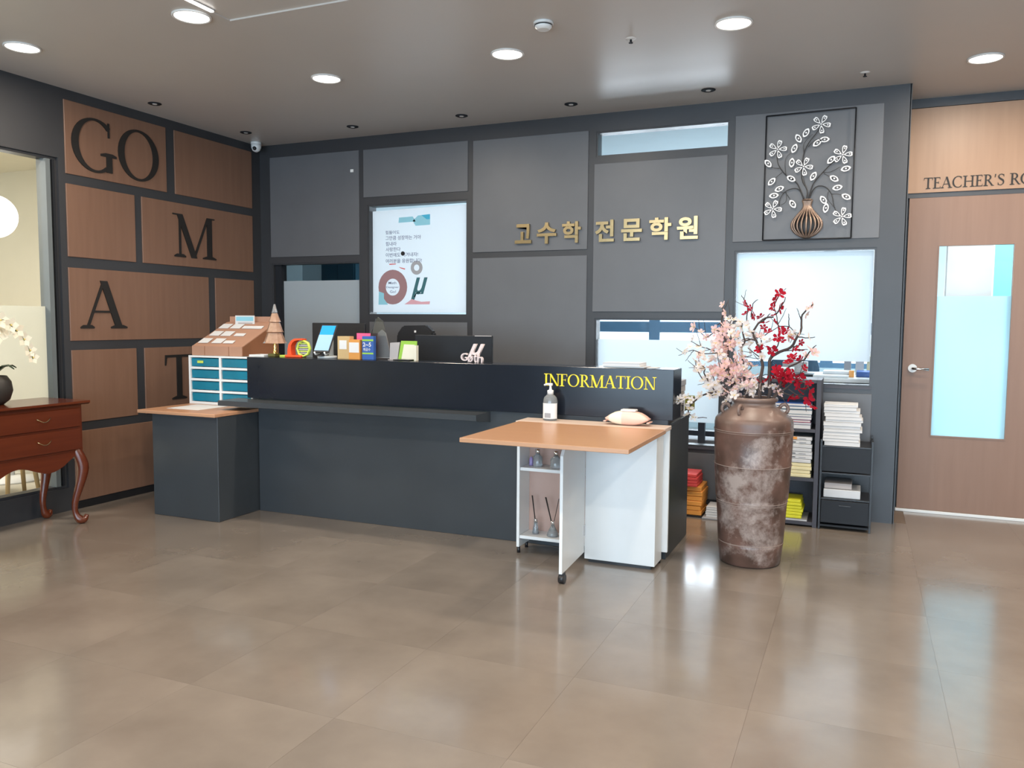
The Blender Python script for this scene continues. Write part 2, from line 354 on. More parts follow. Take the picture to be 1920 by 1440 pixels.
def film(win, x0, x1, z0, z1, m=None, y=.059, name='frosted_film'):
    bm = bmesh.new(); bm.faces.new([bm.verts.new(v) for v in ((x0, y, z0), (x1, y, z0), (x1, y, z1), (x0, y, z1))])
    o = obj(name, bm, m or M['film'], bpy.data.objects[win]); return o
film('window_1', .132, 1.031, .815, 1.668)
film('window_4', 3.139, 4.051, .60, 1.195)
film('window_5', 4.151, 5.031, 1.07, 1.81)
S('sill', B(4.137, 5.045, -.012, .06, .890, .907), M['shelfm'], bpy.data.objects['window_5'])
S('sill', B(3.125, 4.065, -.012, .06, .415, .432), M['shelfm'], bpy.data.objects['window_4'])
# inner aluminium jamb of the leftmost window
S('jamb', B(.132, .199, .03, .10, .815, 1.81), M['dkgrey'], bpy.data.objects['window_1'])
# left wall (wood panels on a dark ground) with the glazed partition
wl = S('wall_left', grid_wall([-9.6, 0.0], [0, H], [(-5.2, -2.0, .16, 2.39), (-8.8, -5.3, .16, 2.39)], -.12, 0.0, FX), M['band'])
rows = [((2.296, 2.786), [(-1.948, -1.076), (-.991, -.115)]), ((1.740, 2.230), [(-1.95, -1.385), (-1.322, -.115)]), ((1.167, 1.667), [(-1.953, -.656), (-.581, -.112)]),
        ((.603, 1.103), [(-1.95, -1.405), (-1.331, -.112)]), ((.054, .541), [(-1.95, -.70), (-.62, -.112)])]
for (z0, z1), ys in rows:
    for y0, y1 in ys: obj('panel', B(-.004, .008, y0, y1, z0, z1, bev=.002), M['walnut'], wl)
def partition(n, y0, y1):
    w = S(n, frame_bm(y0, y1, .16, 2.39, .018, -.10, -.02, FX), M['band'])
    S('pane', B(-.064, -.058, y0+.018, y1-.018, .178, 2.372), M['clear'], w)
    bm = bmesh.new(); bm.faces.new([bm.verts.new(v) for v in ((-.055, y0+.09, .50), (-.055, y1-.04, .50), (-.055, y1-.04, 1.40), (-.055, y0+.09, 1.40))])
    obj('frosted_film', bm, M['filmw'], w)
    return w
w6 = partition('window_6', -5.2, -2.0); partition('window_7', -8.8, -5.3)
S('mullion', B(-.095, -.005, -2.088, -2.055, .178, 2.372), M['framegrey'], w6); S('mullion', B(-.095, -.012, -2.035, -2.018, .178, 2.372), M['dkgrey'], w6)
# column end, door wall and door
S('wall_door', grid_wall([5.205, 9.6], [0, H], [(5.235, 6.17, 0, 2.222)], .44, .56, FY), M['band'])
S('trim_1', B(5.205, 5.215, .0, .44, 0, H), M['band'])
S('trim_2', B(5.215, 9.6, .425, .44, 2.795, H), M['band'])
obj('panel', B(5.216, 6.3, .430, .4395, 2.223, 2.793, bev=.001), M['header'], bpy.data.objects['wall_door'])
obj('panel', B(6.30, 9.5, .430, .4395, .06, 2.793, bev=.001), M['doorwood'], bpy.data.objects['wall_door'])
obj('panel', B(6.19, 6.298, .430, .4395, .06, 2.233, bev=.001), M['doorwood'], bpy.data.objects['wall_door'])
dr = S('door_1', grid_wall([5.246, 6.16], [.022, 2.194], [(5.437, 5.894, .545, 1.866)], .445, .485, FY), M['doorwood'])
S('glass_bead', frame_bm(5.435, 5.896, .543, 1.868, .008, .441, .489, FY), M['doorwood'], dr)
S('pane', B(5.443, 5.888, .463, .468, .551, 1.860), M['clear'], dr)
bm = bmesh.new(); bm.faces.new([bm.verts.new(v) for v in ((5.443, .461, .551), (5.888, .461, .551), (5.888, .461, 1.517), (5.443, .461, 1.517))]); obj('frosted_film', bm, M['filmd'], dr)
hd = S('door_handle', cyl(bmesh.new(), (5.31, .445, 1.017), .029, -.012, 24, 'y'), M['whitep'], dr)
hb = bmesh.new(); tube(hb, [(5.31, .445, 1.017), (5.31, .400, 1.017), (5.325, .392, 1.016), (5.41, .392, 1.012)], .008, 10); S('lever', hb, M['chrome'], hd)
S('light_leak_strip', B(5.237, 6.168, .438, .50, 0, .020, bev=.002), M['whitep'], dr)  # white strip stands in for light leaking under the door
S('door_frame', B(5.236, 6.169, .442, .56, 2.192, 2.222), M['band'], dr)
for a, b_ in ((5.236, 5.252), (6.15, 6.169)): S('door_stop', B(a, b_, .486, .56, 0, 2.192), M['band'], dr)
# walls closing the hall behind and to the right of the camera, big entrance glazing
S('wall_right', B(9.5, 9.62, -9.6, .5, 0, H), M['panel'])
wf = S('wall_front', grid_wall([-.12, 9.6], [0, H], [(1.0, 4.9, .08, 2.45), (5.0, 8.8, .08, 2.45)], -9.6, -9.48, FY), M['band'])
for n, (a, b_) in (('window_8', (1.0, 4.9)), ('window_9', (5.0, 8.8))):
    w = S(n, frame_bm(a, b_, .08, 2.45, .04, -9.57, -9.51, FY), M['alu'])
    S('pane', B(a+.04, b_-.04, -9.545, -9.54, .12, 2.41), M['clear'], w)
# parlour behind the partition
S('wall_parlour_back', B(-4.2, -.12, -.06, -.001, 0, H), M['cream']); S('wall_parlour_side', B(-4.3, -4.2, -9.6, 0, 0, H), M['cream']); S('wall_parlour_front', B(-4.2, -.12, -9.7, -9.6, 0, H), M['cream'])
S('ceiling_parlour', B(-4.2, -.12, -9.6, -.06, H-.03, H-.001), M['cream'])
# office behind the back wall with its outside windows
S('wall_office_left', B(-3.1, -3, .13, 4.8, 0, H), M['office']); S('wall_office_right', grid_wall([.56, 4.8], [0, H], [(1.1, 4.1, .75, 2.6)], 8.3, 8.4, FX), M['office'])
S('wall_office_back', grid_wall([-3, 8.4], [0, H], [(1.6, 5.6, .8, 2.65)], 4.5, 4.62, FY), M['office'])
S('wall_office_light_block', B(1.075, 1.115, .14, 3.2, 0, H-.03), M['office'])  # added wall, keeps office daylight off the leftmost window film
S('ceiling_office', B(-3, 8.3, .57, 4.5, H-.03, H-.001), M['office'])
w = S('window_10', frame_bm(1.6, 5.6, .8, 2.65, .06, 4.5, 4.58, FY), M['blueframe'])
for x in (2.52, 4.6): S('mullion', B(x-.07, x+.07, 4.5, 4.58, .86, 2.59), M['blueframe'], w)
S('transom', B(1.66, 5.54, 4.51, 4.57, 1.20, 1.335), M['blueframe'], w); S('pane', B(1.66, 5.54, 4.535, 4.545, .86, 2.59), M['clear'], w)
w = S('window_11', frame_bm(1.1, 4.1, .75, 2.6, .06, 8.3, 8.38, FX), M['blueframe']); S('pane', B(8.335, 8.345, 1.16, 4.04, .81, 2.54), M['clear'], w)
# skirting line of the left wall
S('baseboard_left', B(.0, .009, -1.98, -.01, 0, .05), M['black'])

# ------------------------------------------------------------------ lettering
def rect(a, b_, c, d): return [(a, b_), (c, b_), (c, d), (a, d)]
def bar(p, q, w): return [(p[0]-w/2, p[1]), (p[0]+w/2, p[1]), (q[0]+w/2, q[1]), (q[0]-w/2, q[1])]
def serif(x, y, w, d): return [(x-w/2, y), (x+w/2, y), (x+w/2, y+.028*d), (x+.075, y+.07*d), (x-.075, y+.07*d), (x-w/2, y+.028*d)][::1 if d > 0 else -1]
def strip(pts, ws):
    L, R_ = [], []
    for i, p in enumerate(pts):
        a, b_ = pts[max(0, i-1)], pts[min(len(pts)-1, i+1)]
        dx, dy = b_[0]-a[0], b_[1]-a[1]; l = math.hypot(dx, dy) or 1; nx, ny = -dy/l, dx/l
        L.append((p[0]+nx*ws[i]/2, p[1]+ny*ws[i]/2)); R_.append((p[0]-nx*ws[i]/2, p[1]-ny*ws[i]/2))
    return L+R_[::-1]
def arc(cx, cy, rx, ry, a0, a1, thick, thin, n=20):
    pts, ws = [], []
    for i in range(n+1):
        a = math.radians(a0+(a1-a0)*i/n); pts.append((cx+rx*math.cos(a), cy+ry*math.sin(a))); ws.append(thin+(thick-thin)*abs(math.cos(a))**1.6)
    return strip(pts, ws)
TK, TN = .125, .042
def glyph(ch):
    if ch == 'I': return .36, [rect(.12, .02, .24, .98), serif(.18, 0, .34, 1), serif(.18, 1, .34, -1)]
    if ch == 'N': return .86, [rect(.13, .02, .175, .98), rect(.72, .02, .765, 1), bar((.13, 1), (.70, 0), .13), serif(.15, 0, .28, 1), [(-.02, 1), (.2, 1), (.2, .965), (-.02, .972)], serif(.745, 1, .28, -1)]
    if ch == 'F': return .60, [rect(.12, .02, .12+TK, .98), serif(.18, 0, .36, 1), rect(.02, .955, .55, 1), [(.51, .98), (.55, 1), (.56, .80), (.535, .80)], rect(.2, .50, .46, .545), rect(.435, .42, .46, .62)]
    if ch == 'E': return .62, [rect(.12, .02, .12+TK, .98), rect(.02, .955, .54, 1), [(.50, .98), (.54, 1), (.55, .82), (.525, .82)], rect(.2, .50, .45, .545), rect(.425, .42, .45, .62), rect(.02, 0, .57, .045), [(.53, .02), (.56, .2), (.585, .2), (.57, 0)]]
    if ch == 'O': return .92, [arc(.45, .5, .37, .49, 88, 272, TK, TN), arc(.45, .5, .37, .49, -92, 92, TK, TN)]
    if ch == 'C': return .80, [arc(.45, .5, .37, .49, 48, 312, TK, TN, 28), rect(.68, .72, .705, .97), [(.66, .12), (.70, .10), (.74, .24), (.72, .25)]]
    if ch == 'G': return .88, [arc(.45, .5, .38, .49, 46, 305, TK, TN, 28), rect(.70, .70, .73, .98), rect(.66, .03, .66+.11, .36), [(.55, .33), (.86, .33), (.86, .37), (.78, .40), (.64, .40), (.55, .37)], [(.62, .05), (.70, .03), (.70, .10), (.66, .12)]]
    if ch == 'R': return .76, [rect(.12, .02, .12+TK, .98), serif(.18, 0, .34, 1), [(0, 1), (.3, 1), (.3, .955), (0, .972)], arc(.30, .745, .225, .235, -92, 92, TK, TN, 16), rect(.2, .49, .32, .532), rect(.2, .956, .32, 1), [(.30, .51), (.42, .51), (.72, .035), (.80, .03), (.80, 0), (.62, 0)]]
    if ch == 'M': return 1.06, [rect(.14, .02, .185, .98), rect(.83, .02, .83+TK, .98), bar((.16, 1), (.50, 0), .135), bar((.50, 0), (.86, 1), .05), serif(.16, 0, .27, 1), serif(.89, 0, .34, 1), [(.0, 1), (.2, 1), (.2, .965), (0, .972)], [(.85, 1), (1.03, 1), (1.03, .972), (.85, .965)]]
    if ch == 'A': return .84, [bar((.10, .01), (.42, 1), .048), bar((.70, .01), (.42, 1), .135), rect(.22, .33, .58, .372), serif(.10, 0, .25, 1), serif(.70, 0, .32, 1)]
    if ch == 'T': return .72, [rect(.30, .02, .30+TK, .98), serif(.36, 0, .36, 1), rect(.03, .95, .69, 1), [(.03, 1), (.07, .96), (.045, .77), (.02, .77)], [(.69, 1), (.65, .96), (.675, .77), (.70, .77)]]
    if ch == 'H': return .90, [rect(.12, .02, .12+TK, .98), rect(.66, .02, .66+TK, .98), rect(.2, .49, .7, .532), serif(.18, 0, .34, 1), serif(.18, 1, .34, -1), serif(.72, 0, .34, 1), serif(.72, 1, .34, -1)]
    if ch == 'S':
        pts = [(.47, .84), (.40, .945), (.28, .98), (.15, .93), (.09, .80), (.13, .67), (.27, .55), (.41, .44), (.47, .29), (.42, .12), (.28, .02), (.14, .05), (.07, .18)]
        return .56, [strip(pts, [.03, .04, .042, .05, .09, .11, .125, .125, .10, .06, .042, .04, .03]), rect(.465, .74, .487, .97), rect(.05, .03, .072, .26)]
    if ch == "'": return .26, [[(.08, 1), (.17, 1), (.11, .72), (.07, .72)]]
    return .34, []
def word(txt, u0, v0, w, h, d0, d1, fmap, m, parent, track=0.0):
    tot = sum(glyph(c)[0]+track for c in txt)-track; k = w/tot; x = u0
    for c in txt:
        adv, polys = glyph(c)
        if polys:
            bm = bmesh.new()
            for i, pl in enumerate(polys): prism(bm, [(x+a*k, v0+b_*h) for a, b_ in pl], d0, d1-(d1-d0)*.012*i, fmap)
            obj('letter', bm, m, parent)
        x += (adv+track)*k
# big letters on the left wall: u=y
g = thing('wall_lettering', 'large dark serif letters G and O on the top wooden panel of the left wall', 'lettering', (.008, -1.5, 2.35))
word('GO', -1.905, 2.343, .765, .362, .006, .016, FX, M['letter'], g, .0)
g = thing('wall_lettering', 'single dark serif letter M on the second row of wooden panels', 'lettering', (.008, -.8, 1.81))
word('M', -1.03, 1.812, .46, .335, .006, .016, FX, M['letter'], g)
g = thing('wall_lettering', 'single dark serif letter A on the third row of wooden panels', 'lettering', (.008, -1.68, 1.25))
word('A', -1.865, 1.253, .37, .335, .006, .016, FX, M['letter'], g)
g = thing('wall_lettering', 'dark serif letter T half hidden behind the teal drawer unit', 'lettering', (.008, -1.0, .69))
word('T', -1.15, .692, .30, .35, .006, .016, FX, M['letter'], g)
g = thing('name_lettering', "dark letters reading TEACHER'S ROOM on the wooden panel above the door", 'lettering', (5.6, .428, 2.25))
word("TEACHER'S ROOM", 5.327, 2.249, .80, .074, .430, .424, FY, M['letter'], g)

def text_bm(txt, size, ext=0, off=0, shear=0, align='LEFT'):
    c = bpy.data.curves.new('t', 'FONT'); c.body = txt; c.size = size; c.extrude = ext; c.offset = off; c.shear = shear; c.align_x = align; c.resolution_u = 4
    o = bpy.data.objects.new('t', c); col.objects.link(o); bpy.context.view_layer.update()
    me = bpy.data.meshes.new_from_object(o.evaluated_get(bpy.context.evaluated_depsgraph_get()))
    bm = bmesh.new(); bm.from_mesh(me); bpy.data.objects.remove(o); bpy.data.curves.remove(c); bpy.data.meshes.remove(me)
    for f in bm.faces: f.material_index = 0
    return bm
def fit(bm, x0, x1, z0, z1, y, mode='wh'):
    """text made in XY is laid on an XZ plane at depth y, fitted to a box"""
    xs = [v.co.x for v in bm.verts]; ys = [v.co.y for v in bm.verts]
    ax, bx, ay, by = min(xs), max(xs), min(ys), max(ys); sx = (x1-x0)/(bx-ax); sz = (z1-z0)/(by-ay)
    for v in bm.verts: v.co = Vector((x0+(v.co.x-ax)*sx, y-v.co.z, z0+(v.co.y-ay)*sz))
    return bm
# gold Korean sign letters
g = thing('gold_sign', 'raised brass Korean characters across two grey panels of the back wall', 'sign', (3.18, -.01, 1.91))
hx = [2.481, 2.663, 2.868, 3.127, 3.327, 3.535, 3.735]; hw = [.135, .158, .148, .145, .155, .160, .150]
for ch, x, w in zip('고수학전문학원', hx, hw):
    b_ = text_bm(ch, .2, .010, .006)
    bx = fit(b_, x, x+w, 1.915 if ch not in '고' else 1.922, 2.075 if ch not in '고' else 2.07, -.022)
    obj('letter', bx, M['gold'], g)

# ------------------------------------------------------------------ ceiling fittings
def downlight(x, y, lab, power=22, z=H):
    t = thing('downlight', lab, 'ceiling light', (x, y, z), 'lit round ceiling downlights')
    obj('rim', lathe(bmesh.new(), [(.086, .002), (.096, .0), (.097, -.007), (.090, -.010), (.085, -.006)], (x, y, z), 32, cap=False), M['ring'], t)
    obj('diffuser', cyl(bmesh.new(), (x, y, z-.005), .0855, .004, 32), M['lampglow'], t)
    area('lamp_light', (x, y, z-.012), (0, 0, 0), .17, .17, power, WARM, 'DISK')
LIT = [(.535, -2.62, 'lit round downlight at the ceiling edge above the glazed partition'), (1.79, -2.62, 'lit round downlight beside the thin led strip of the ceiling tray'),
       (1.787, -1.48, 'lit round downlight over the left half of the reception counter'), (3.045, -1.49, 'lit round downlight over the middle of the reception counter'),
       (4.313, -1.50, 'lit round downlight nearest to the smoke detector, above the vase'), (5.572, -.40, 'lit round downlight in front of the teacher door header')]
DP = 17
for x, y, l in LIT: downlight(x, y, l, DP)
for x, y in ((5.57, -1.50), (6.85, -1.5), (6.85, -.4)): downlight(x, y, 'lit round downlight beyond the door header, outside the picture', DP)
for x in (3.1, 4.6, 6.1, 7.3):
    for y in (-4.1, -6.1): downlight(x, y, 'added round downlight inside the shallow ceiling tray, out of view', 28, H+.008)  # unseen lamps added to light the hall and the near floor
def spot(x, y, lab):
    t = thing('spotlight', lab, 'ceiling light', (x, y, H), 'small unlit recessed spots')
    obj('rim', lathe(bmesh.new(), [(.030, 0), (.046, 0), (.047, -.004), (.036, -.008), (.031, -.004)], (x, y, H), 24, cap=False), M['dkgrey'], t)
    obj('bulb', cyl(bmesh.new(), (x, y, H-.004), .030, .002, 20), M['black'], t)
    obj('lens', cyl(bmesh.new(), (x, y, H-.0075), .016, .004, 16), M['ring'], t)
for x, y, l in ((.276, -1.43, 'small unlit spot above the GO panel of the left wall'), (.267, -.48, 'small unlit spot closest to the dome camera in the corner'), (1.204, -.33, 'small unlit spot above the left end of the back wall'),
                (2.164, -.32, 'small unlit spot above the paper banner window'), (3.031, -.33, 'small unlit spot just left of the narrow high window'), (3.986, -.33, 'small unlit spot above the right end of the narrow high window')): spot(x, y, l)
t = thing('smoke_detector', 'round white smoke detector on the ceiling between two lit downlights', 'detector', (3.412, -1.87, H))
obj('base', cyl(bmesh.new(), (3.412, -1.87, H-.012), .052, .012, 24), M['whitep'], t)
obj('head', lathe(bmesh.new(), [(.046, 0), (.044, -.012), (.030, -.026), (.0, -.028)][:3], (3.412, -1.87, H-.012), 24), M['whitep'], t)
vb = bmesh.new()
obj('vent_slot', lathe(vb, [(.0465, -.002), (.0465, -.008)], (3.412, -1.87, H-.012), 24, cap=False), M['black'], t)
for x, y, l in ((3.766, -1.47, 'small sprinkler head on the ceiling right of the smoke detector'), (4.935, -.353, 'small sprinkler head on the ceiling above the flower wall sculpture')):
    t = thing('sprinkler', l, 'sprinkler', (x, y, H))
    obj('escutcheon', lathe(bmesh.new(), [(.006, -.006), (.028, -.003), (.030, 0)], (x, y, H), 20, cap=False), M['ring'], t); obj('head', lathe(bmesh.new(), [(.006, 0), (.006, -.02), (.012, -.022), (.012, -.025)], (x, y, H), 12), M['dkgrey'], t)
t = thing('dome_camera', 'small white dome security camera in the corner of the ceiling', 'camera', (.09, -.15, H))
obj('mount', cyl(bmesh.new(), (.09, -.15, H-.02), .044, .02, 24), M['whitep'], t)
obj('housing', lathe(bmesh.new(), [(.044, 0), (.042, -.03), (.030, -.055), (.012, -.066)], (.09, -.15, H-.018), 24), M['whitep'], t)
obj('lens', sph(bmesh.new(), (.101, -.183, H-.058), .017, 14), M['black'], t)
t = thing('led_strip', 'thin bright led strip along the edge of the ceiling tray', 'strip light', (1.935, -3.6, H))
obj('profile', B(1.925, 1.945, -4.6, -2.62, H+.001, H+.008), M['alu'], t); obj('diffuser', B(1.926, 1.944, -4.59, -2.63, H-.006, H+.001), M['led'], t)
t = thing('wall_sensor', 'tiny square white sensor high on the leftmost grey panel', 'sensor', (.98, -.01, 2.575)); obj('cover', B(.965, .995, -.018, -.008, 2.565, 2.590, bev=.002), M['whitep'], t)

# ------------------------------------------------------------------ paper banner in window 2
bn = thing('paper_banner', 'white printed paper banner behind the glass with Korean lines and a doughnut', 'banner', (1.59, .05, 1.38))
yb = .058
def flat(poly, d=.0, name='print', m=None):
    bm = bmesh.new(); prism(bm, poly, yb-.0006-d, yb-.0012-d, FY); return obj(name, bm, m, bn)
bm = bmesh.new(); bm.faces.new([bm.verts.new(v) for v in ((1.135, yb, 1.392), (2.045, yb, 1.392), (2.045, yb, 2.262), (1.135, yb, 2.240))]); obj('sheet', bm, M['posterw'], bn)
def bxy(zx, zy): return (1.123+(zx-165)/1031*.932, 2.287-(zy-150)/1185*.915)
def disc(zx, zy, rx, ry, n=28, a0=0): return [(bxy(zx, zy)[0]+rx*.000904*math.cos(2*PI*i/n+a0), bxy(zx, zy)[1]+ry*.000772*math.sin(2*PI*i/n+a0)) for i in range(n)]
def poly(*pts): return [bxy(a, b_) for a, b_ in pts]
flat(poly((465, 290), (610, 285), (640, 340), (460, 345)), 0, m=M['skyprint']); flat(poly((665, 278), (790, 268), (790, 380), (640, 385), (610, 330)), 0, m=M['skyprint']); flat(poly((700, 275), (790, 270), (790, 322), (755, 322)), .0005, m=M['blueprint'])
rb = bmesh.new()
def ring(bm, c, ro, ri, d):
    o_, i_ = disc(c[0], c[1], *ro), disc(c[0], c[1], *ri); n = len(o_)
    a = [bm.verts.new((u, yb-d, v)) for u, v in o_]; b_ = [bm.verts.new((u, yb-d, v)) for u, v in i_]
    for k in range(n): bm.faces.new((a[k], a[(k+1) % n], b_[(k+1) % n], b_[k]))
    return bm
obj('doughnut_print', ring(rb, (395, 1035), (155, 188), (75, 92), .001), M['mauve'], bn)
obj('ring_print', ring(bmesh.new(), (650, 830), (62, 75), (28, 34), .001), M['greyprint'], bn)
flat(poly((245, 1080), (300, 1100), (300, 1160), (345, 1225), (240, 1225)), .0008, m=M['skyprint'])
flat(poly((600, 1165), (640, 1180), (700, 1195), (790, 1190), (785, 1222), (520, 1222), (560, 1195)), .0008, m=M['pinkprint'])
flat(poly((360, 782), (430, 782), (430, 790), (360, 793)), .0008, m=M['redb']); flat(poly((460, 818), (530, 838), (525, 848), (480, 832)), .0008, m=M['redb'])
mu = text_bm('μ', 1, 0, .02, .35); u0, v1 = bxy(590, 935); u1, v0 = bxy(765, 1175); obj('letter_print', fit(mu, u0, u1, v0, v1, yb-.0016), M['teal'], bn)
for s, a, b_, top, bot in (('힘들어도', 320, 470, 425, 465), ('그만큼 성장하는 거야', 320, 695, 482, 528), ('힘내라', 322, 438, 545, 590), ('사랑한다', 322, 480, 605, 650), ('이번에도 이겨내자!', 322, 665, 665, 710), ('여러분을 응원합니다!', 322, 705, 730, 775)):
    u0, v0 = bxy(a, bot); u1, v1 = bxy(b_, top); obj('text_line', fit(text_bm(s, 1, 0, .012), u0, u1, v0, v1, yb-.0016), M['textprint'], bn)
for s, a, b_, top, bot in (('Math', 350, 435, 975, 1002), ('Designer', 325, 462, 1025, 1052), ('Go!', 365, 430, 1070, 1098)):
    u0, v0 = bxy(a, bot); u1, v1 = bxy(b_, top); obj('text_line', fit(text_bm(s, 1, 0, .01), u0, u1, v0, v1, yb-.0016), M['textprint'], bn)
t = thing('glass_sticker', 'small black round sticker on the glass over the paper banner', 'sticker', (1.415, .058, 1.85)); u, v = bxy(505, 675)
obj('disc', cyl(bmesh.new(), (u, .0535, v), .018, .006, 14, 'y'), M['black'], t)

# ------------------------------------------------------------------ flower sculpture on the wall
ws = thing('wall_sculpture', 'wire wall sculpture of five-petalled silver flowers in a ribbed bronze vase', 'wall art', (4.606, -.02, 1.89))
fb = bmesh.new(); yf = -.03
for a, b_ in (((4.328, 2.722), (4.888, 2.728)), ((4.888, 2.728), (4.886, 1.888)), ((4.886, 1.888), (4.326, 1.890)), ((4.326, 1.890), (4.328, 2.722))): tube(fb, [(a[0], yf, a[1]), (b_[0], yf, b_[1])], .0048, 6)
obj('frame', fb, M['dkgrey'], ws)
FL = [(4.677, 2.636), (4.407, 2.493), (4.576, 2.368), (4.816, 2.428), (4.387, 2.097), (4.825, 2.027)]
LV = [(4.585, 2.589, 60), (4.538, 2.556, -60), (4.514, 2.492, 65), (4.501, 2.399, 85), (4.348, 2.404, -50), (4.375, 2.281, 45), (4.5, 2.294, -30), (4.64, 2.301, 60), (4.426, 2.23, 20), (4.392, 2.187, 5), (4.515, 2.125, -55), (4.657, 2.517, 35), (4.702, 2.536, 0), (4.747, 2.401, 45), (4.839, 2.338, 12), (4.77, 2.278, -32), (4.792, 2.218, 10), (4.848, 2.156, -28), (4.708, 2.142, -55), (4.725, 2.088, -100)]
ST = [(9, [(4.599, 2.143), (4.604, 2.213), (4.566, 2.296), (4.572, 2.442), (4.601, 2.52), (4.648, 2.582), (4.667, 2.616)]), (9, [(4.591, 2.144), (4.539, 2.261), (4.466, 2.32), (4.414, 2.394), (4.403, 2.454)]), (9, [(4.612, 2.143), (4.638, 2.248), (4.698, 2.324), (4.764, 2.392), (4.804, 2.418)]), (8, [(4.585, 2.148), (4.555, 2.216), (4.512, 2.229), (4.462, 2.21), (4.431, 2.163), (4.428, 2.118)]), (8, [(4.613, 2.146), (4.653, 2.228), (4.715, 2.229), (4.758, 2.175), (4.775, 2.095), (4.804, 2.05)]), (4, [(4.466, 2.32), (4.457, 2.376), (4.462, 2.435), (4.504, 2.476)]), (4, [(4.422, 2.368), (4.378, 2.376), (4.352, 2.391)]), (4, [(4.44, 2.341), (4.402, 2.31), (4.377, 2.285)]), (4, [(4.575, 2.456), (4.573, 2.522), (4.627, 2.58)]), (4, [(4.602, 2.498), (4.642, 2.539), (4.684, 2.539)]), (4, [(4.604, 2.213), (4.581, 2.28), (4.576, 2.332)]), (4, [(4.698, 2.324), (4.746, 2.325), (4.803, 2.353)]), (4, [(4.705, 2.316), (4.733, 2.3), (4.765, 2.28)]), (4, [(4.47, 2.206), (4.471, 2.146), (4.436, 2.122)]), (4, [(4.477, 2.19), (4.496, 2.16), (4.511, 2.133)]), (4, [(4.737, 2.198), (4.735, 2.147), (4.782, 2.087)]), (4, [(4.758, 2.179), (4.799, 2.177), (4.84, 2.164)]), (4, [(4.47, 2.206), (4.441, 2.207), (4.426, 2.223)])]
for w_, pl in ST:
    pts = smooth([(x, -.028, z) for x, z in pl], 3); k = len(pts); r0 = w_*.00048
    obj('stem', tube(bmesh.new(), pts, [r0*(1-.5*i/k) for i in range(k)], 6), M['wire'], ws)
def outline(bm, pts, r, y):
    n = len(pts); inner = []
    cx = sum(p[0] for p in pts)/n; cz = sum(p[1] for p in pts)/n
    # flat ribbon ring with thickness
    def V(p, yy): return bm.verts.new((p[0], yy, p[1]))
    q = [(cx+(p[0]-cx)*r, cz+(p[1]-cz)*r) for p in pts]
    A, Bq, C_, D = [V(p, y) for p in pts], [V(p, y) for p in q], [V(p, y+.004) for p in pts], [V(p, y+.004) for p in q]
    for i in range(n):
        j = (i+1) % n
        for f in ((A[i], A[j], Bq[j], Bq[i]), (C_[i], C_[j], A[j], A[i]), (Bq[i], Bq[j], D[j], D[i]), (D[i], D[j], C_[j], C_[i])): bm.faces.new(f)
def petal_pts(cx, cz, ang, L=.064, W=.034):
    out = []
    for i in range(12):
        t_ = 2*PI*i/12; u = .5-.5*math.cos(t_); wdt = math.sin(t_)*W*.5*(.35+.9*u); l = L*(.12+.88*u)
        if i == 6: l *= .93
        out.append((cx+l*math.cos(ang)-wdt*math.sin(ang), cz+l*math.sin(ang)+wdt*math.cos(ang)))
    return out
for k, (cx, cz) in enumerate(FL):
    f = obj('flower', sph(bmesh.new(), (cx, -.048, cz), .006, 8), M['crystal'], ws)
    for q in range(5):
        a = math.radians(70+72*q+(k*11 % 20)-8); bm = bmesh.new()
        outline(bm, petal_pts(cx, cz, a), .66, -.046)
        sph(bm, (cx+.042*math.cos(a), -.046, cz+.042*math.sin(a)), .0055, 8, mi=1)
        obj('petal', bm, [M['silverf'], M['crystal']], f)
for cx, cz, a in LV:
    a = math.radians(a); bm = bmesh.new(); pts = []
    for i in range(12):
        t_ = 2*PI*i/12; l = math.cos(t_)*.032; wd = math.sin(t_)*.018*(1 if abs(math.sin(t_)) > .6 else .75)
        pts.append((cx+l*math.cos(a)-wd*math.sin(a), cz+l*math.sin(a)+wd*math.cos(a)))
    outline(bm, pts, .64, -.042); sph(bm, (cx, -.042, cz), .0065, 8, mi=1)
    obj('leaf', bm, [M['silverf'], M['crystal']], ws)
# bronze half vase of ribs
vc = 4.607
prof = [(2.147, .030), (2.132, .026), (2.112, .021), (2.085, .032), (2.05, .062), (2.02, .085), (1.99, .097), (1.96, .094), (1.93, .070), (1.91, .040), (1.899, .012)]
pr = smooth([(z, r, 0) for z, r in prof], 2)
for k in range(11):
    a = PI*k/10; pts = [(vc-math.cos(a)*q[1], -.024-math.sin(a)*q[1]*.5, q[0]) for q in pr]
    obj('rib', tube(bmesh.new(), pts, .0062, 6), M['bronze'], ws)
obj('vase_back', lathe(bmesh.new(), [(q[1]*.9, q[0]-2.0) for q in pr], (vc, -.012, 2.0), 16, a0=PI, a1=2*PI), M['wire'], ws)
bm = bpy.data.objects['vase_back'].data
for v in bm.vertices: v.co.y = -.012+(v.co.y+.012)*.28
obj('collar', lathe(bmesh.new(), [(.030, 0), (.034, .004), (.030, .008)], (vc, -.030, 2.145), 16), M['bronze'], ws)
bpy.data.objects['collar'].data.transform(Matrix.Translation((0, -.0, 0)))

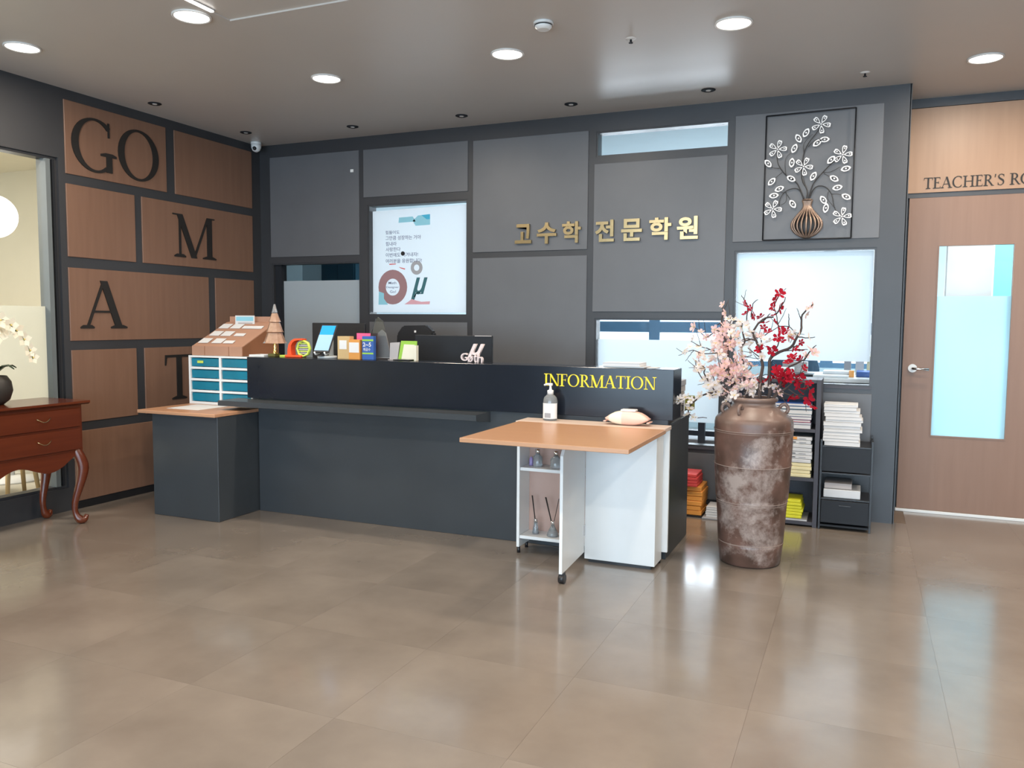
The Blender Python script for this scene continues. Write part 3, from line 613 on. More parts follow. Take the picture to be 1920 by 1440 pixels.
# ------------------------------------------------------------------ reception counter
CF = -1.47
ct = thing('reception_counter', 'long dark charcoal reception counter with a glossy raised front', 'counter', (2.6, -1.15, 0))
obj('front_panel', B(1.172, 4.01, -1.445, -1.42, .0, .79, bev=.002), M['counter'], ct)
obj('side_panel', B(3.985, 4.01, -1.42, -.85, .0, .735, bev=.002), M['counter'], ct)
obj('side_panel', B(1.172, 1.197, -1.42, -.85, .0, .735, bev=.002), M['counter'], ct)
obj('desktop', B(1.172, 4.012, -1.419, -.84, .735, .760, bev=.002), M['counter'], ct)
rf = obj('raised_fascia', B(1.10, 4.04, CF, -1.26, .785, 1.066, bev=.002), M['fascia'], ct)
ld = bmesh.new(); prism(ld, [(-1.645, .777), (-1.645, .742), (-1.60, .738), (-1.446, .714), (-1.446, .777)], 1.0, 2.93, lambda u, v, d: (d, u, v))
obj('ledge', ld, M['counter'], ct)
g = thing('desk_lettering', 'yellow serif letters reading INFORMATION on the glossy counter front', 'lettering', (3.6, -1.475, .955))
# slanted a little with the reading of the photograph
word('INFORMATION', 3.284, .952, .66, .070, CF, CF-.006, FY, M['yellow'], g)

# side cabinet with wooden top
sc_ = thing('side_cabinet', 'low dark cabinet with a wooden top at the left end of the counter', 'cabinet', (.88, -1.4, 0))
obj('body', B(.60, 1.165, -1.83, -.98, 0, .690, bev=.003), M['counter'], sc_)
obj('top', B(.50, 1.172, -1.862, -.96, .690, .712, bev=.003), M['brownlam'], sc_)
t = thing('paper_sheet', 'white laminated sheet lying on the wooden top of the side cabinet', 'paper', (.75, -1.6, .713))
obj('sheet', B(.62, .90, -1.72, -1.44, .7125, .7145), M['paper'], t)

# teal drawer unit
du = thing('drawer_unit', 'white plastic unit with eight teal drawers on the side cabinet', 'drawer unit', (.80, -1.2, .713))
X0, X1, Y0, Y1, Z0, Z1 = .508, 1.088, -1.40, -1.02, .713, 1.062
ho = []
for cI in range(2):
    for rI in range(4): ho.append((X0+.018+cI*.281, X0+.018+cI*.281+.263, Z0+.018+rI*.0835, Z0+.018+rI*.0835+.068))
obj('housing', grid_wall([X0, X1], [Z0, Z1], ho, Y0, Y1-.01, FY), M['whitep'], du); obj('back_panel', B(X0, X1, Y1-.01, Y1, Z0, Z1), M['whitep'], du)
for i, (a, b_, c, d) in enumerate(ho):
    bm = bmesh.new(); fy = Y0+.010
    prism(bm, [(fy, c+.003), (fy-.003, d-.012), (fy+.003, d-.006), (fy+.03, d-.006), (fy+.03, c+.003)], a+.004, b_-.004, lambda u, v, w_: (w_, u, v))
    o = obj('drawer', bm, M['aqua'], du)
    obj('handle', B(a+.03, b_-.03, fy-.006, fy-.001, c+.006, c+.012), M['aqua'], o)
obj('label_sticker', B(.585, .64, Y0+.004, Y0+.0065, 1.008, 1.026), M['lime'], du)

# cardboard card rack
cr = thing('card_rack', 'sloping cardboard rack with rows of white cards on the drawer unit', 'rack', (.75, -1.2, 1.063))
prf = [(-1.385, 1.064), (-1.385, 1.130), (-1.365, 1.138), (-1.03, 1.300), (-1.0, 1.305), (-1.0, 1.064)]
bm = bmesh.new(); prism(bm, prf, .528, .985, lambda u, v, d: (d, u, v)); obj('body', bm, M['kraft'], cr)
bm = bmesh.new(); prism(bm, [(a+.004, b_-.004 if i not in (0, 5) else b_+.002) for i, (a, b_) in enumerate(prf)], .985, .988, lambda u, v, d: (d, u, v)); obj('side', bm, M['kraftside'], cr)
obj('back_board', B(.535, .98, -1.002, -.992, 1.30, 1.345), M['kraft'], cr)
for x in (.645, .865): obj('fold', B(x, x+.003, -1.3865, -1.385, 1.064, 1.130), M['kraftside'], cr)
def slope(y): return 1.138+(y+1.365)/.335*.162
rn = 0
for (ya, cards) in ((-1.345, 3), (-1.24, 3), (-1.13, 4)):
    rn += 1
    for k in range(cards):
        x = .54+k*(.104 if cards == 4 else .118)+.006*((k*7+rn) % 3); d = .058 if k < 2 else .03
        bm = bmesh.new(); prism(bm, [(ya, slope(ya)+.004), (ya+d, slope(ya+d)+.007), (ya+d, slope(ya+d)+.0095), (ya, slope(ya)+.0065)], x, x+.090, lambda u, v, w_: (w_, u, v))
        obj('business_card', bm, M['paper'], label='small white card, number %s from the left in the %s row of the cardboard rack' % (('one', 'two', 'three', 'four')[k], ('front', 'middle', 'top')[rn-1]), cat='card', group='white cards on the cardboard rack')
t = thing('notice_card', 'small white notice with teal heading standing on the cardboard rack', 'notice', (.72, -1.05, 1.28))
bm = B(.632, .812, -1.052, -1.046, 1.262, 1.352); obj('board', bm, M['paper'], t); obj('heading', B(.642, .803, -1.0535, -1.052, 1.312, 1.343), M['skyprint'], t); obj('text_block', B(.66, .795, -1.053, -1.052, 1.27, 1.30), M['greycard'], t)
t = thing('white_tray', 'thin white tray on the drawer unit beside the glass tree', 'tray', (1.12, -1.32, 1.067)); obj('base', B(1.06, 1.19, -1.40, -1.28, 1.067, 1.071), M['whitep'], t); obj('rim', frame_bm(1.06, 1.19, -1.40, -1.28, .004, 1.071, 1.080, FZ), M['whitep'], t)

# glass tree
tx, ty, tz = 1.245, -1.35, 1.067
t = thing('glass_tree', 'amber faceted glass tree with gold stem on a dark base', 'ornament', (tx, ty, tz))
obj('base', B(tx-.04, tx+.02, ty-.03, ty+.03, tz, tz+.022, bev=.003), M['gold2'], t)
obj('stem', lathe(bmesh.new(), [(.026, .022), (.012, .03), (.017, .045), (.010, .058), (.015, .07), (.009, .082), (.013, .088)], (tx, ty, tz), 14), M['brass'], t)
for i, (za, zb, ra, rb_) in enumerate(((.088, .165, .082, .050), (.165, .235, .060, .036), (.235, .30, .042, .020), (.30, .362, .020, .006))):
    bm = bmesh.new(); lathe(bm, [(.01, za-.002), (ra, za+.006), (ra*.9, za+.014), (rb_, zb), (.004, zb+.001)], (tx, ty, tz), 10)
    for f in bm.faces: f.smooth = False
    obj('tier', bm, M['amber'] if i < 3 else M['gelclear'], t)
t = thing('sticky_pad', 'small yellow-green pad on the counter between tree and orange stand', 'pad', (1.31, -1.33, 1.067)); obj('sheets', B(1.29, 1.335, -1.36, -1.30, 1.067, 1.080, bev=.001), M['lime'], t)

# orange stand with lime disc
t = thing('desk_fan', 'small orange arched stand holding a lime green ribbed disc', 'desk fan', (1.44, -1.35, 1.067))
obj('base', B(1.352, 1.485, -1.385, -1.315, 1.067, 1.083, bev=.004), M['orange'], t)
bm = bmesh.new(); strip_pts = [(1.385, 1.083), (1.383, 1.115), (1.388, 1.150), (1.405, 1.175), (1.430, 1.188), (1.460, 1.191), (1.492, 1.189)]
prism(bm, strip(strip_pts, [.034, .028, .022, .018, .015, .012, .008]), -1.375, -1.325, FY); obj('arch', bm, M['orange'], t)
bm = bmesh.new(); lathe(bm, [(.055, -.012), (.060, -.006), (.060, .006), (.055, .012), (.047, .012), (.047, -.012), (.055, -.012)], (1.487, -1.35, 1.128), 8, 'y', cap=False); g_ = obj('grille', bm, M['lime'], t)
for k in range(6): obj('blade', B(1.445, 1.529, -1.352, -1.348, 1.093+k*.013, 1.100+k*.013), M['lime'] if k % 2 else M['greycard'], t)

# tablet on stand (tilted)
t = thing('tablet', 'tablet with a blue and pale screen leaning on a white stand', 'tablet', (1.65, -1.32, 1.07))
def tilt(bm, o=(1.65, -1.36, 1.100), lean=.32, rot=.12, sh=.10):
    for v in bm.verts:
        x, y, z = v.co.x-o[0], v.co.y-o[1], v.co.z-o[2]
        y, z = y*math.cos(lean)+z*math.sin(lean), -y*math.sin(lean)+z*math.cos(lean)
        # in-plane turn
        x, z = x+z*sh*1.6, z
        v.co = Vector((o[0]+x, o[1]+y, o[2]+z))
    return bm
obj('body', tilt(B(1.575, 1.705, -1.372, -1.362, 1.100, 1.300, bev=.004)), M['black'], t)
obj('screen', tilt(B(1.583, 1.697, -1.3735, -1.372, 1.116, 1.226)), M['tvlight'], t); obj('screen_header', tilt(B(1.585, 1.695, -1.3735, -1.372, 1.226, 1.290)), M['tvcyan'], t)
obj('stand_arm', tube(bmesh.new(), [(1.64, -1.25, 1.08), (1.67, -1.29, 1.19), (1.68, -1.315, 1.22)], [.018, .014, .012], 8), M['whitep'], t)
for x in (1.60, 1.68): obj('hook', tube(bmesh.new(), [(x, -1.33, 1.10), (x, -1.375, 1.092), (x, -1.385, 1.108)], .006, 6), M['whitep'], t)
obj('stand_base', cyl(bmesh.new(), (1.65, -1.31, 1.067), .065, .014, 20), M['whitep'], t); obj('stand_foot', cyl(bmesh.new(), (1.645, -1.38, 1.081), .028, .008, 14), M['black'], t)
obj('stand_post', cyl(bmesh.new(), (1.645, -1.35, 1.081), .012, .03, 10), M['black'], t)

# boxes and leaflets on the counter
t = thing('paper_box', 'tan paper leaflet box with a white label', 'leaflet box', (1.84, -1.37, 1.067)); obj('box', B(1.79, 1.885, -1.39, -1.34, 1.067, 1.217, bev=.001), M['tan'], t); obj('label_sticker', B(1.805, 1.862, -1.3915, -1.39, 1.132, 1.190), M['paper'], t)
t = thing('leaflet_box', 'orange leaflet box with a pale label between tan box and blue booklet', 'leaflet box', (1.93, -1.38, 1.067)); obj('box', B(1.888, 1.972, -1.405, -1.35, 1.067, 1.196, bev=.001), M['ochre'], t); obj('label_sticker', B(1.892, 1.968, -1.4065, -1.405, 1.112, 1.178), M['paper'], t)
t = thing('sticky_note', 'bright pink sticky note behind the orange leaflet box', 'note', (1.95, -1.335, 1.15)); obj('sheet', B(1.905, 2.010, -1.336, -1.332, 1.13, 1.238), M['pinkn'], t)
t = thing('booklet', 'blue booklet with green bands and white figures standing on the counter', 'booklet', (2.03, -1.38, 1.067)); obj('cover', B(1.985, 2.072, -1.395, -1.365, 1.067, 1.220, bev=.001), M['navy'], t)
for a, b_ in ((1.188, 1.200), (1.103, 1.113)): obj('band', B(1.986, 2.071, -1.3962, -1.395, a, b_), M['green'], t)
obj('figures', fit(text_bm('2~5', 1, 0, .02), 1.992, 2.055, 1.152, 1.180, -1.3968), M['paper'], t); obj('text_line', fit(text_bm('제곱수', 1, 0, .01), 1.994, 2.05, 1.124, 1.144, -1.3968), M['paper'], t)
t = thing('brochure_stand', 'tall leaning clear acrylic brochure stand behind the blue booklet', 'brochure stand', (2.05, -1.28, 1.067))
bm = bmesh.new(); prism(bm, [(1.93, 1.08), (2.02, 1.335), (2.035, 1.345), (2.075, 1.318), (2.135, 1.08)], -1.285, -1.279, FY); obj('sheet', bm, M['smoke'], t)
bm = bmesh.new(); prism(bm, [(1.99, 1.075), (2.03, 1.24), (2.06, 1.262), (2.09, 1.24), (2.132, 1.075)], -1.276, -1.270, FY); obj('brochure', bm, M['greycard'], t)
obj('foot', B(1.96, 2.16, -1.30, -1.265, 1.067, 1.076), M['smoke'], t)
t = thing('desk_card', 'plain grey card standing left of the green desk calendar', 'card', (2.20, -1.31, 1.067)); bm = bmesh.new(); prism(bm, [(2.145, 1.067), (2.15, 1.178), (2.222, 1.183), (2.205, 1.067)], -1.318, -1.312, FY); obj('sheet', bm, M['greycard'], t); obj('foot', B(2.14, 2.21, -1.33, -1.30, 1.0665, 1.070), M['greycard'], t)
t = thing('desk_calendar', 'green framed desk calendar with a cream page', 'calendar', (2.30, -1.32, 1.067))
bm = bmesh.new(); prism(bm, [(2.212, 1.067), (2.235, 1.192), (2.352, 1.192), (2.345, 1.067)], -1.322, -1.316, FY); obj('board', bm, M['green'], t)
bm = bmesh.new(); prism(bm, [(2.238, 1.075), (2.258, 1.170), (2.335, 1.168), (2.335, 1.072)], -1.3245, -1.322, FY); obj('page', bm, M['creamp'], t); obj('back_leg', tube(bmesh.new(), [(2.30, -1.27, 1.068), (2.30, -1.315, 1.185)], .004, 5), M['whitep'], t)
obj('tray', B(2.215, 2.335, -1.39, -1.33, 1.067, 1.074, bev=.001), M['black'], t)
t = thing('stylus_stand', 'narrow cream strip standing beside the green desk calendar', 'stand', (2.36, -1.33, 1.067)); obj('strip', B(2.352, 2.368, -1.36, -1.33, 1.067, 1.165), M['creamp'], t)
# gothic-looking logo letters
t = thing('logo_letters', 'cluster of blush white cut-out letters with a slanted mu sign', 'ornament', (2.76, -1.34, 1.067))
for s, a, b_, c, d, sh in (('G', 2.682, 2.728, 1.076, 1.124, 0), ('ø', 2.730, 2.764, 1.067, 1.108, 0), ('t', 2.772, 2.792, 1.067, 1.118, 0), ('h', 2.796, 2.832, 1.067, 1.120, 0), ('μ', 2.722, 2.836, 1.090, 1.182, .4)):
    obj('letter', fit(text_bm(s, 1, .01, .014 if s == 'μ' else .01, sh), a, b_, c, d, -1.345 if s != 'μ' else -1.335), M['pinkwhite'], t)
t = thing('magazine_pile', 'white magazines lying on the right end of the counter', 'magazines', (3.75, -1.36, 1.067))
bpy.data.objects.remove(t)
for k, (x0, x1, z0, z1, l) in enumerate(((3.63, 3.87, 1.0665, 1.0735, 'thin white magazine at the bottom of the pile on the counter end'), (3.628, 3.845, 1.0735, 1.094, 'thick white book on top of the magazine on the counter end'))):
    t = thing('magazine', l, 'magazine', ((x0+x1)/2, -1.37, z0)); obj('pages', B(x0+.002, x1-.002, -1.45+.003, -1.29, z0+.001, z1-.001), M['paper'], t); obj('cover', B(x0, x1, -1.452, -1.288, z1-.0012, z1), M['whiteb'], t)
t = thing('magazine', 'open sheet sticking out to the right under the white book', 'paper', (3.88, -1.34, 1.067)); obj('sheet', B(3.872, 3.925, -1.40, -1.30, 1.0665, 1.069), M['paper'], t)

# behind the counter: monitors and chair standing on the desk
def monitor(x0, x1, z0, z1, y, lab, m=None):
    t = thing('monitor', lab, 'monitor', ((x0+x1)/2, y+.05, .76)); xc = (x0+x1)/2
    obj('screen', B(x0, x1, y, y+.022, z0, z1, bev=.004), m or M['black'], t); obj('stand', B(xc-.03, xc+.03, y+.022, y+.045, .775, z1-.08), M['black'], t); obj('foot', B(xc-.11, xc+.11, y-.05, y+.1, .760, .775, bev=.003), M['black'], t); return t
monitor(1.242, 1.70, 1.02, 1.302, -.93, 'black monitor behind the tablet on the counter')
t = monitor(2.14, 2.725, .98, 1.226, -.98, 'wide dark grey monitor behind the desk calendar', M['dkgrey'])
obj('edge_strip', B(2.60, 2.722, -.984, -.98, 1.222, 1.2265), M['greycard'], t)
t = thing('office_chair', 'black office chair with a rounded back behind the counter', 'chair', (1.95, -.5, 0))
bm = bmesh.new(); prism(bm, [(1.72, .78), (1.74, 1.22), (1.79, 1.285), (1.99, 1.29), (2.05, 1.24), (2.08, .78)], -.56, -.50, FY); bmesh.ops.bevel(bm, geom=bm.edges[:], offset=.01, segments=2, affect='EDGES'); obj('backrest', bm, M['black'], t)
obj('seat', B(1.68, 2.12, -.80, -.36, .44, .50, bev=.02), M['black'], t); obj('column', cyl(bmesh.new(), (1.9, -.58, .08), .03, .36, 12), M['dkgrey'], t); obj('back_post', B(1.87, 1.93, -.50, -.47, .46, .9), M['dkgrey'], t)
for k in range(5):
    a = 2*PI*k/5+.3; e = (1.9+.27*math.cos(a), -.58+.27*math.sin(a)); l = obj('leg', tube(bmesh.new(), [(1.9, -.58, .09), (e[0], e[1], .065)], [.022, .014], 6), M['dkgrey'], t); obj('caster', cyl(bmesh.new(), (e[0]-.012, e[1], .026), .026, .024, 12, 'x'), M['black'], l)
obj('white_tag', B(1.895, 1.91, -.563, -.56, 1.235, 1.25), M['paper'], t)
t = thing('desk_stack', 'stack of grey brochures beyond the right end of the counter', 'brochures', (3.96, -1.0, .76)); bpy.data.objects.remove(t)
for k in range(6):
    z = .761+k*.037; obj('brochure_box', B(3.86+.004*(k % 2), 3.995+.004*(k % 3), -1.10, -.93, z, z+.034, bev=.002), M['greycard'] if k < 5 else M['greyprint'], label='grey brochure bundle at the counter end, %s from the bottom' % ('lowest', 'second', 'third', 'fourth', 'fifth', 'topmost')[k], cat='brochures', group='grey brochure bundles at the counter end')
t = thing('tissue_packet', 'olive green packet with white edge hanging at the counter end', 'packet', (4.02, -1.0, .80)); obj('packet', B(4.013, 4.062, -1.03, -.95, .80, .885, bev=.004), mat('olive', (.22, .22, .02), .4), t); obj('edge', B(4.0125, 4.0185, -1.035, -1.028, .795, .875), M['paper'], t)

# ------------------------------------------------------------------ drop-leaf cart
cx = thing('folding_table', 'white mobile drop-leaf table with a beech top and open shelf niche', 'folding table', (3.6, -1.8, 0))
TZ = .760
obj('top_leaf', B(3.205, 4.045, -2.405, -1.662, TZ-.022, TZ, bev=.002), M['beech'], cx)
obj('top_strip', B(3.185, 4.035, -1.660, -1.476, TZ-.022, TZ, bev=.002), M['beechpale'], cx)
obj('hanging_leaf', B(3.205, 4.030, -1.497, -1.4765, .055, TZ-.024, bev=.002), M['white'], cx)
obj('side_panel', B(3.198, 3.215, -1.665, -1.505, .035, TZ-.022, bev=.001), M['white'], cx)
obj('closed_panel', B(3.608, 4.0, -1.668, -1.650, .018, TZ-.022, bev=.001), M['white'], cx)
obj('side_panel', B(3.984, 4.0, -1.650, -1.505, .018, TZ-.022, bev=.001), M['white'], cx)
obj('middle_panel', B(3.612, 3.628, -1.650, -1.505, .018, TZ-.022), M['white'], cx)
obj('back_panel', B(3.215, 3.612, -1.515, -1.505, .06, TZ-.022), M['pinkwood'], cx)
for z in (.085, .478): obj('shelf', B(3.216, 3.611, -1.660, -1.516, z, z+.018, bev=.001), M['white'], cx)
gt = bmesh.new(); prism(gt, [(-2.105, .055), (-1.672, .055), (-1.672, TZ-.024), (-2.02, TZ-.024), (-2.105, .655)], 3.592, 3.608, lambda u, v, d: (d+(-1.672-u)*.055, u, v)); gl = obj('gate_leg', gt, M['white'], cx)
for z in (.15, .62): obj('hinge', B(3.601, 3.613, -1.690, -1.669, z, z+.06, bev=.001), M['chrome'], cx)
obj('caster', cyl(bmesh.new(), (3.608, -2.075, .024), .024, .03, 16, 'x'), M['black'], gl); obj('caster_fork', B(3.610, 3.636, -2.09, -2.06, .03, .056), M['black'], gl)
for x, y in ((3.206, -1.65), (3.206, -1.53), (3.99, -1.52)): obj('foot', cyl(bmesh.new(), (x, y, 0), .010, .035, 10), M['black'], cx)
obj('foot', B(3.63, 3.98, -1.66, -1.51, .0, .018), M['black'], cx)
# hand sanitiser
sx, sy = 3.352, -1.545
t = thing('sanitizer_bottle', 'clear pump bottle of hand sanitizer with white label and white pump', 'bottle', (sx, sy, TZ))
obj('bottle', lathe(bmesh.new(), [(.038, 0), (.041, .006), (.041, .115), (.036, .132), (.022, .146), (.015, .152)], (sx, sy, TZ), 24), M['gelclear'], t)
obj('label_sticker', lathe(bmesh.new(), [(.0418, .012), (.0418, .100)], (sx, sy, TZ), 20, a0=PI*1.02, a1=PI*1.98), M['label'], t)
obj('label_print', B(sx-.018, sx+.018, sy-.0432, sy-.0425, TZ+.018, TZ+.045), M['greyprint'], t)
pm = obj('pump', lathe(bmesh.new(), [(.018, .150), (.018, .172), (.008, .176), (.006, .195), (.012, .200), (.012, .210)], (sx, sy, TZ), 16), M['whitep'], t)
obj('nozzle', tube(bmesh.new(), [(sx+.012, sy, TZ+.207), (sx-.02, sy, TZ+.207), (sx-.038, sy, TZ+.200)], .006, 8), M['whitep'], pm)
# wet wipes
t = thing('wet_wipes', 'peach and cream pack of wet wipes on the table strip', 'wipes', (3.81, -1.56, TZ))
bm = bmesh.new()
L_, W_, Hh = .120, .050, .078; ring0 = []
for i in range(11):
    u = -1+2*i/10; k = max(.10, (1-abs(u)**3.2)); row = []
    for j in range(12):
        a = 2*PI*j/12; yv = math.copysign(abs(math.cos(a))**.6, math.cos(a))*W_*(.65+.35*k); zv = math.copysign(abs(math.sin(a))**.7, math.sin(a))*Hh*.5*k
        row.append(bm.verts.new((3.81+u*L_, -1.555+yv, TZ+Hh*.5+zv+(1-k)*-.004)))
    ring0.append(row)
for i in range(10):
    for j in range(12):
        f = bm.faces.new((ring0[i][j], ring0[i][(j+1) % 12], ring0[i+1][(j+1) % 12], ring0[i+1][j])); f.smooth = True; f.material_index = 1 if 2 <= i < 4 or i == 1 else 0
for rr in (ring0[0], ring0[-1]): bm.faces.new(rr)
obj('pack', bm, [M['pinkpack'], M['cremepack']], t)
obj('lid', B(3.775, 3.86, -1.585, -1.53, TZ+Hh-.002, TZ+Hh+.009, bev=.004), M['whitep'], t)
for sgn in (-1, 1): obj('seal', B(3.81+sgn*L_-.006 if sgn > 0 else 3.81-L_-.008, 3.81+sgn*L_+.008 if sgn > 0 else 3.81-L_+.006, -1.595, -1.515, TZ+.017, TZ+.022), M['pinkpack'], t)
# things in the niche
def diffuser(x, y, z, r, h, reeds, lab, cap=True):
    t = thing('reed_diffuser', lab, 'diffuser', (x, y, z))
    obj('bottle', lathe(bmesh.new(), [(r*.95, 0), (r, .006), (r*.85, h*.35), (.011, h*.85), (.010, h)], (x, y, z), 16), M['gelclear'], t)
    obj('liquid', lathe(bmesh.new(), [(r*.8, .004), (r*.7, h*.3)], (x, y, z), 12), M['greycard'], t)
    obj('collar', cyl(bmesh.new(), (x, y, z+h), .011, .020, 14), M['chrome'], t)
    for dx, dy, w_ in reeds: obj('reed', tube(bmesh.new(), [(x, y, z+h-.02), (x+dx, y+dy, z+h+.15)], w_, 5), M['reed'], t)
diffuser(3.285, -1.585, .1035, .020, .068, [(-.028, .01, .003), (-.022, .0, .003)], 'narrow reed diffuser bottle on the lower shelf with bundled black reeds')
diffuser(3.395, -1.60, .1035, .034, .068, [(-.050, .01, .003), (-.044, .005, .003), (.036, 0, .002)], 'wide conical reed diffuser on the lower shelf with spread black reeds')
def jar(x, y, r, h, capr, lab, mm=None):
    t = thing('glass_bottle', lab, 'bottle', (x, y, .4965)); obj('bottle', lathe(bmesh.new(), [(r*.97, 0), (r, .005), (r, h*.75), (r*.45, h*.95), (r*.42, h)], (x, y, .4965), 16), mm or M['gelclear'], t)
    if capr: obj('cap', cyl(bmesh.new(), (x, y, .4965+h), capr, .028, 16), M['chrome'], t)
jar(3.30, -1.60, .027, .075, .014, 'clear glass bottle with chrome cap on the upper shelf, nearer the side panel')
jar(3.415, -1.61, .033, .072, .013, 'clear glass bottle with chrome cap on the upper shelf, nearer the gate leg')
jar(3.25, -1.575, .012, .05, 0, 'tiny violet bottle on the upper shelf beside the side panel', mat('violet', (.30, .22, .42), .3))

# ------------------------------------------------------------------ big clay vase and blossom branches
VX, VY = 4.445, -1.272
t = thing('floor_vase', 'tall brown clay floor vase with pale patches and two small ears', 'vase', (VX, VY, 0))
pv = [(.150, 0), (.163, .010), (.172, .10), (.175, .118), (.172, .122), (.176, .135), (.188, .345), (.191, .352), (.188, .358), (.194, .372), (.204, .545), (.207, .552), (.204, .558), (.208, .66), (.209, .735), (.212, .742), (.209, .750), (.209, .780), (.205, .800), (.196, .812), (.150, .850), (.122, .872), (.112, .880), (.110, .893), (.122, .898), (.126, .908), (.122, .918), (.104, .918), (.100, .905), (.104, .87), (.15, .82), (.16, .6), (.15, .06)]
obj('body', lathe(bmesh.new(), pv, (VX, VY, 0), 56), M['clay'], t)
for z, r0 in ((.122, .1755), (.352, .1915), (.340, .1885), (.552, .2075), (.742, .2125), (.732, .2095)):
    obj('groove_line', lathe(bmesh.new(), [(r0-.002, -.0022), (r0+.0008, 0), (r0-.002, .0022)], (VX, VY, z), 56, cap=False), M['dust'], t)
for a in (math.radians(12), math.radians(205), math.radians(-110)):
    c = Vector((VX+.155*math.cos(a), VY+.155*math.sin(a), .868)); d = Vector((math.cos(a), math.sin(a), 0)); pts = []
    for k in range(9):
        th = -1.2+PI*1.35*k/8; pts.append(c+d*(.022*math.cos(th)+.002)+Vector((0, 0, .026*math.sin(th)-.012)))
    obj('ear', tube(bmesh.new(), pts, .0095, 8), M['clay'], t)
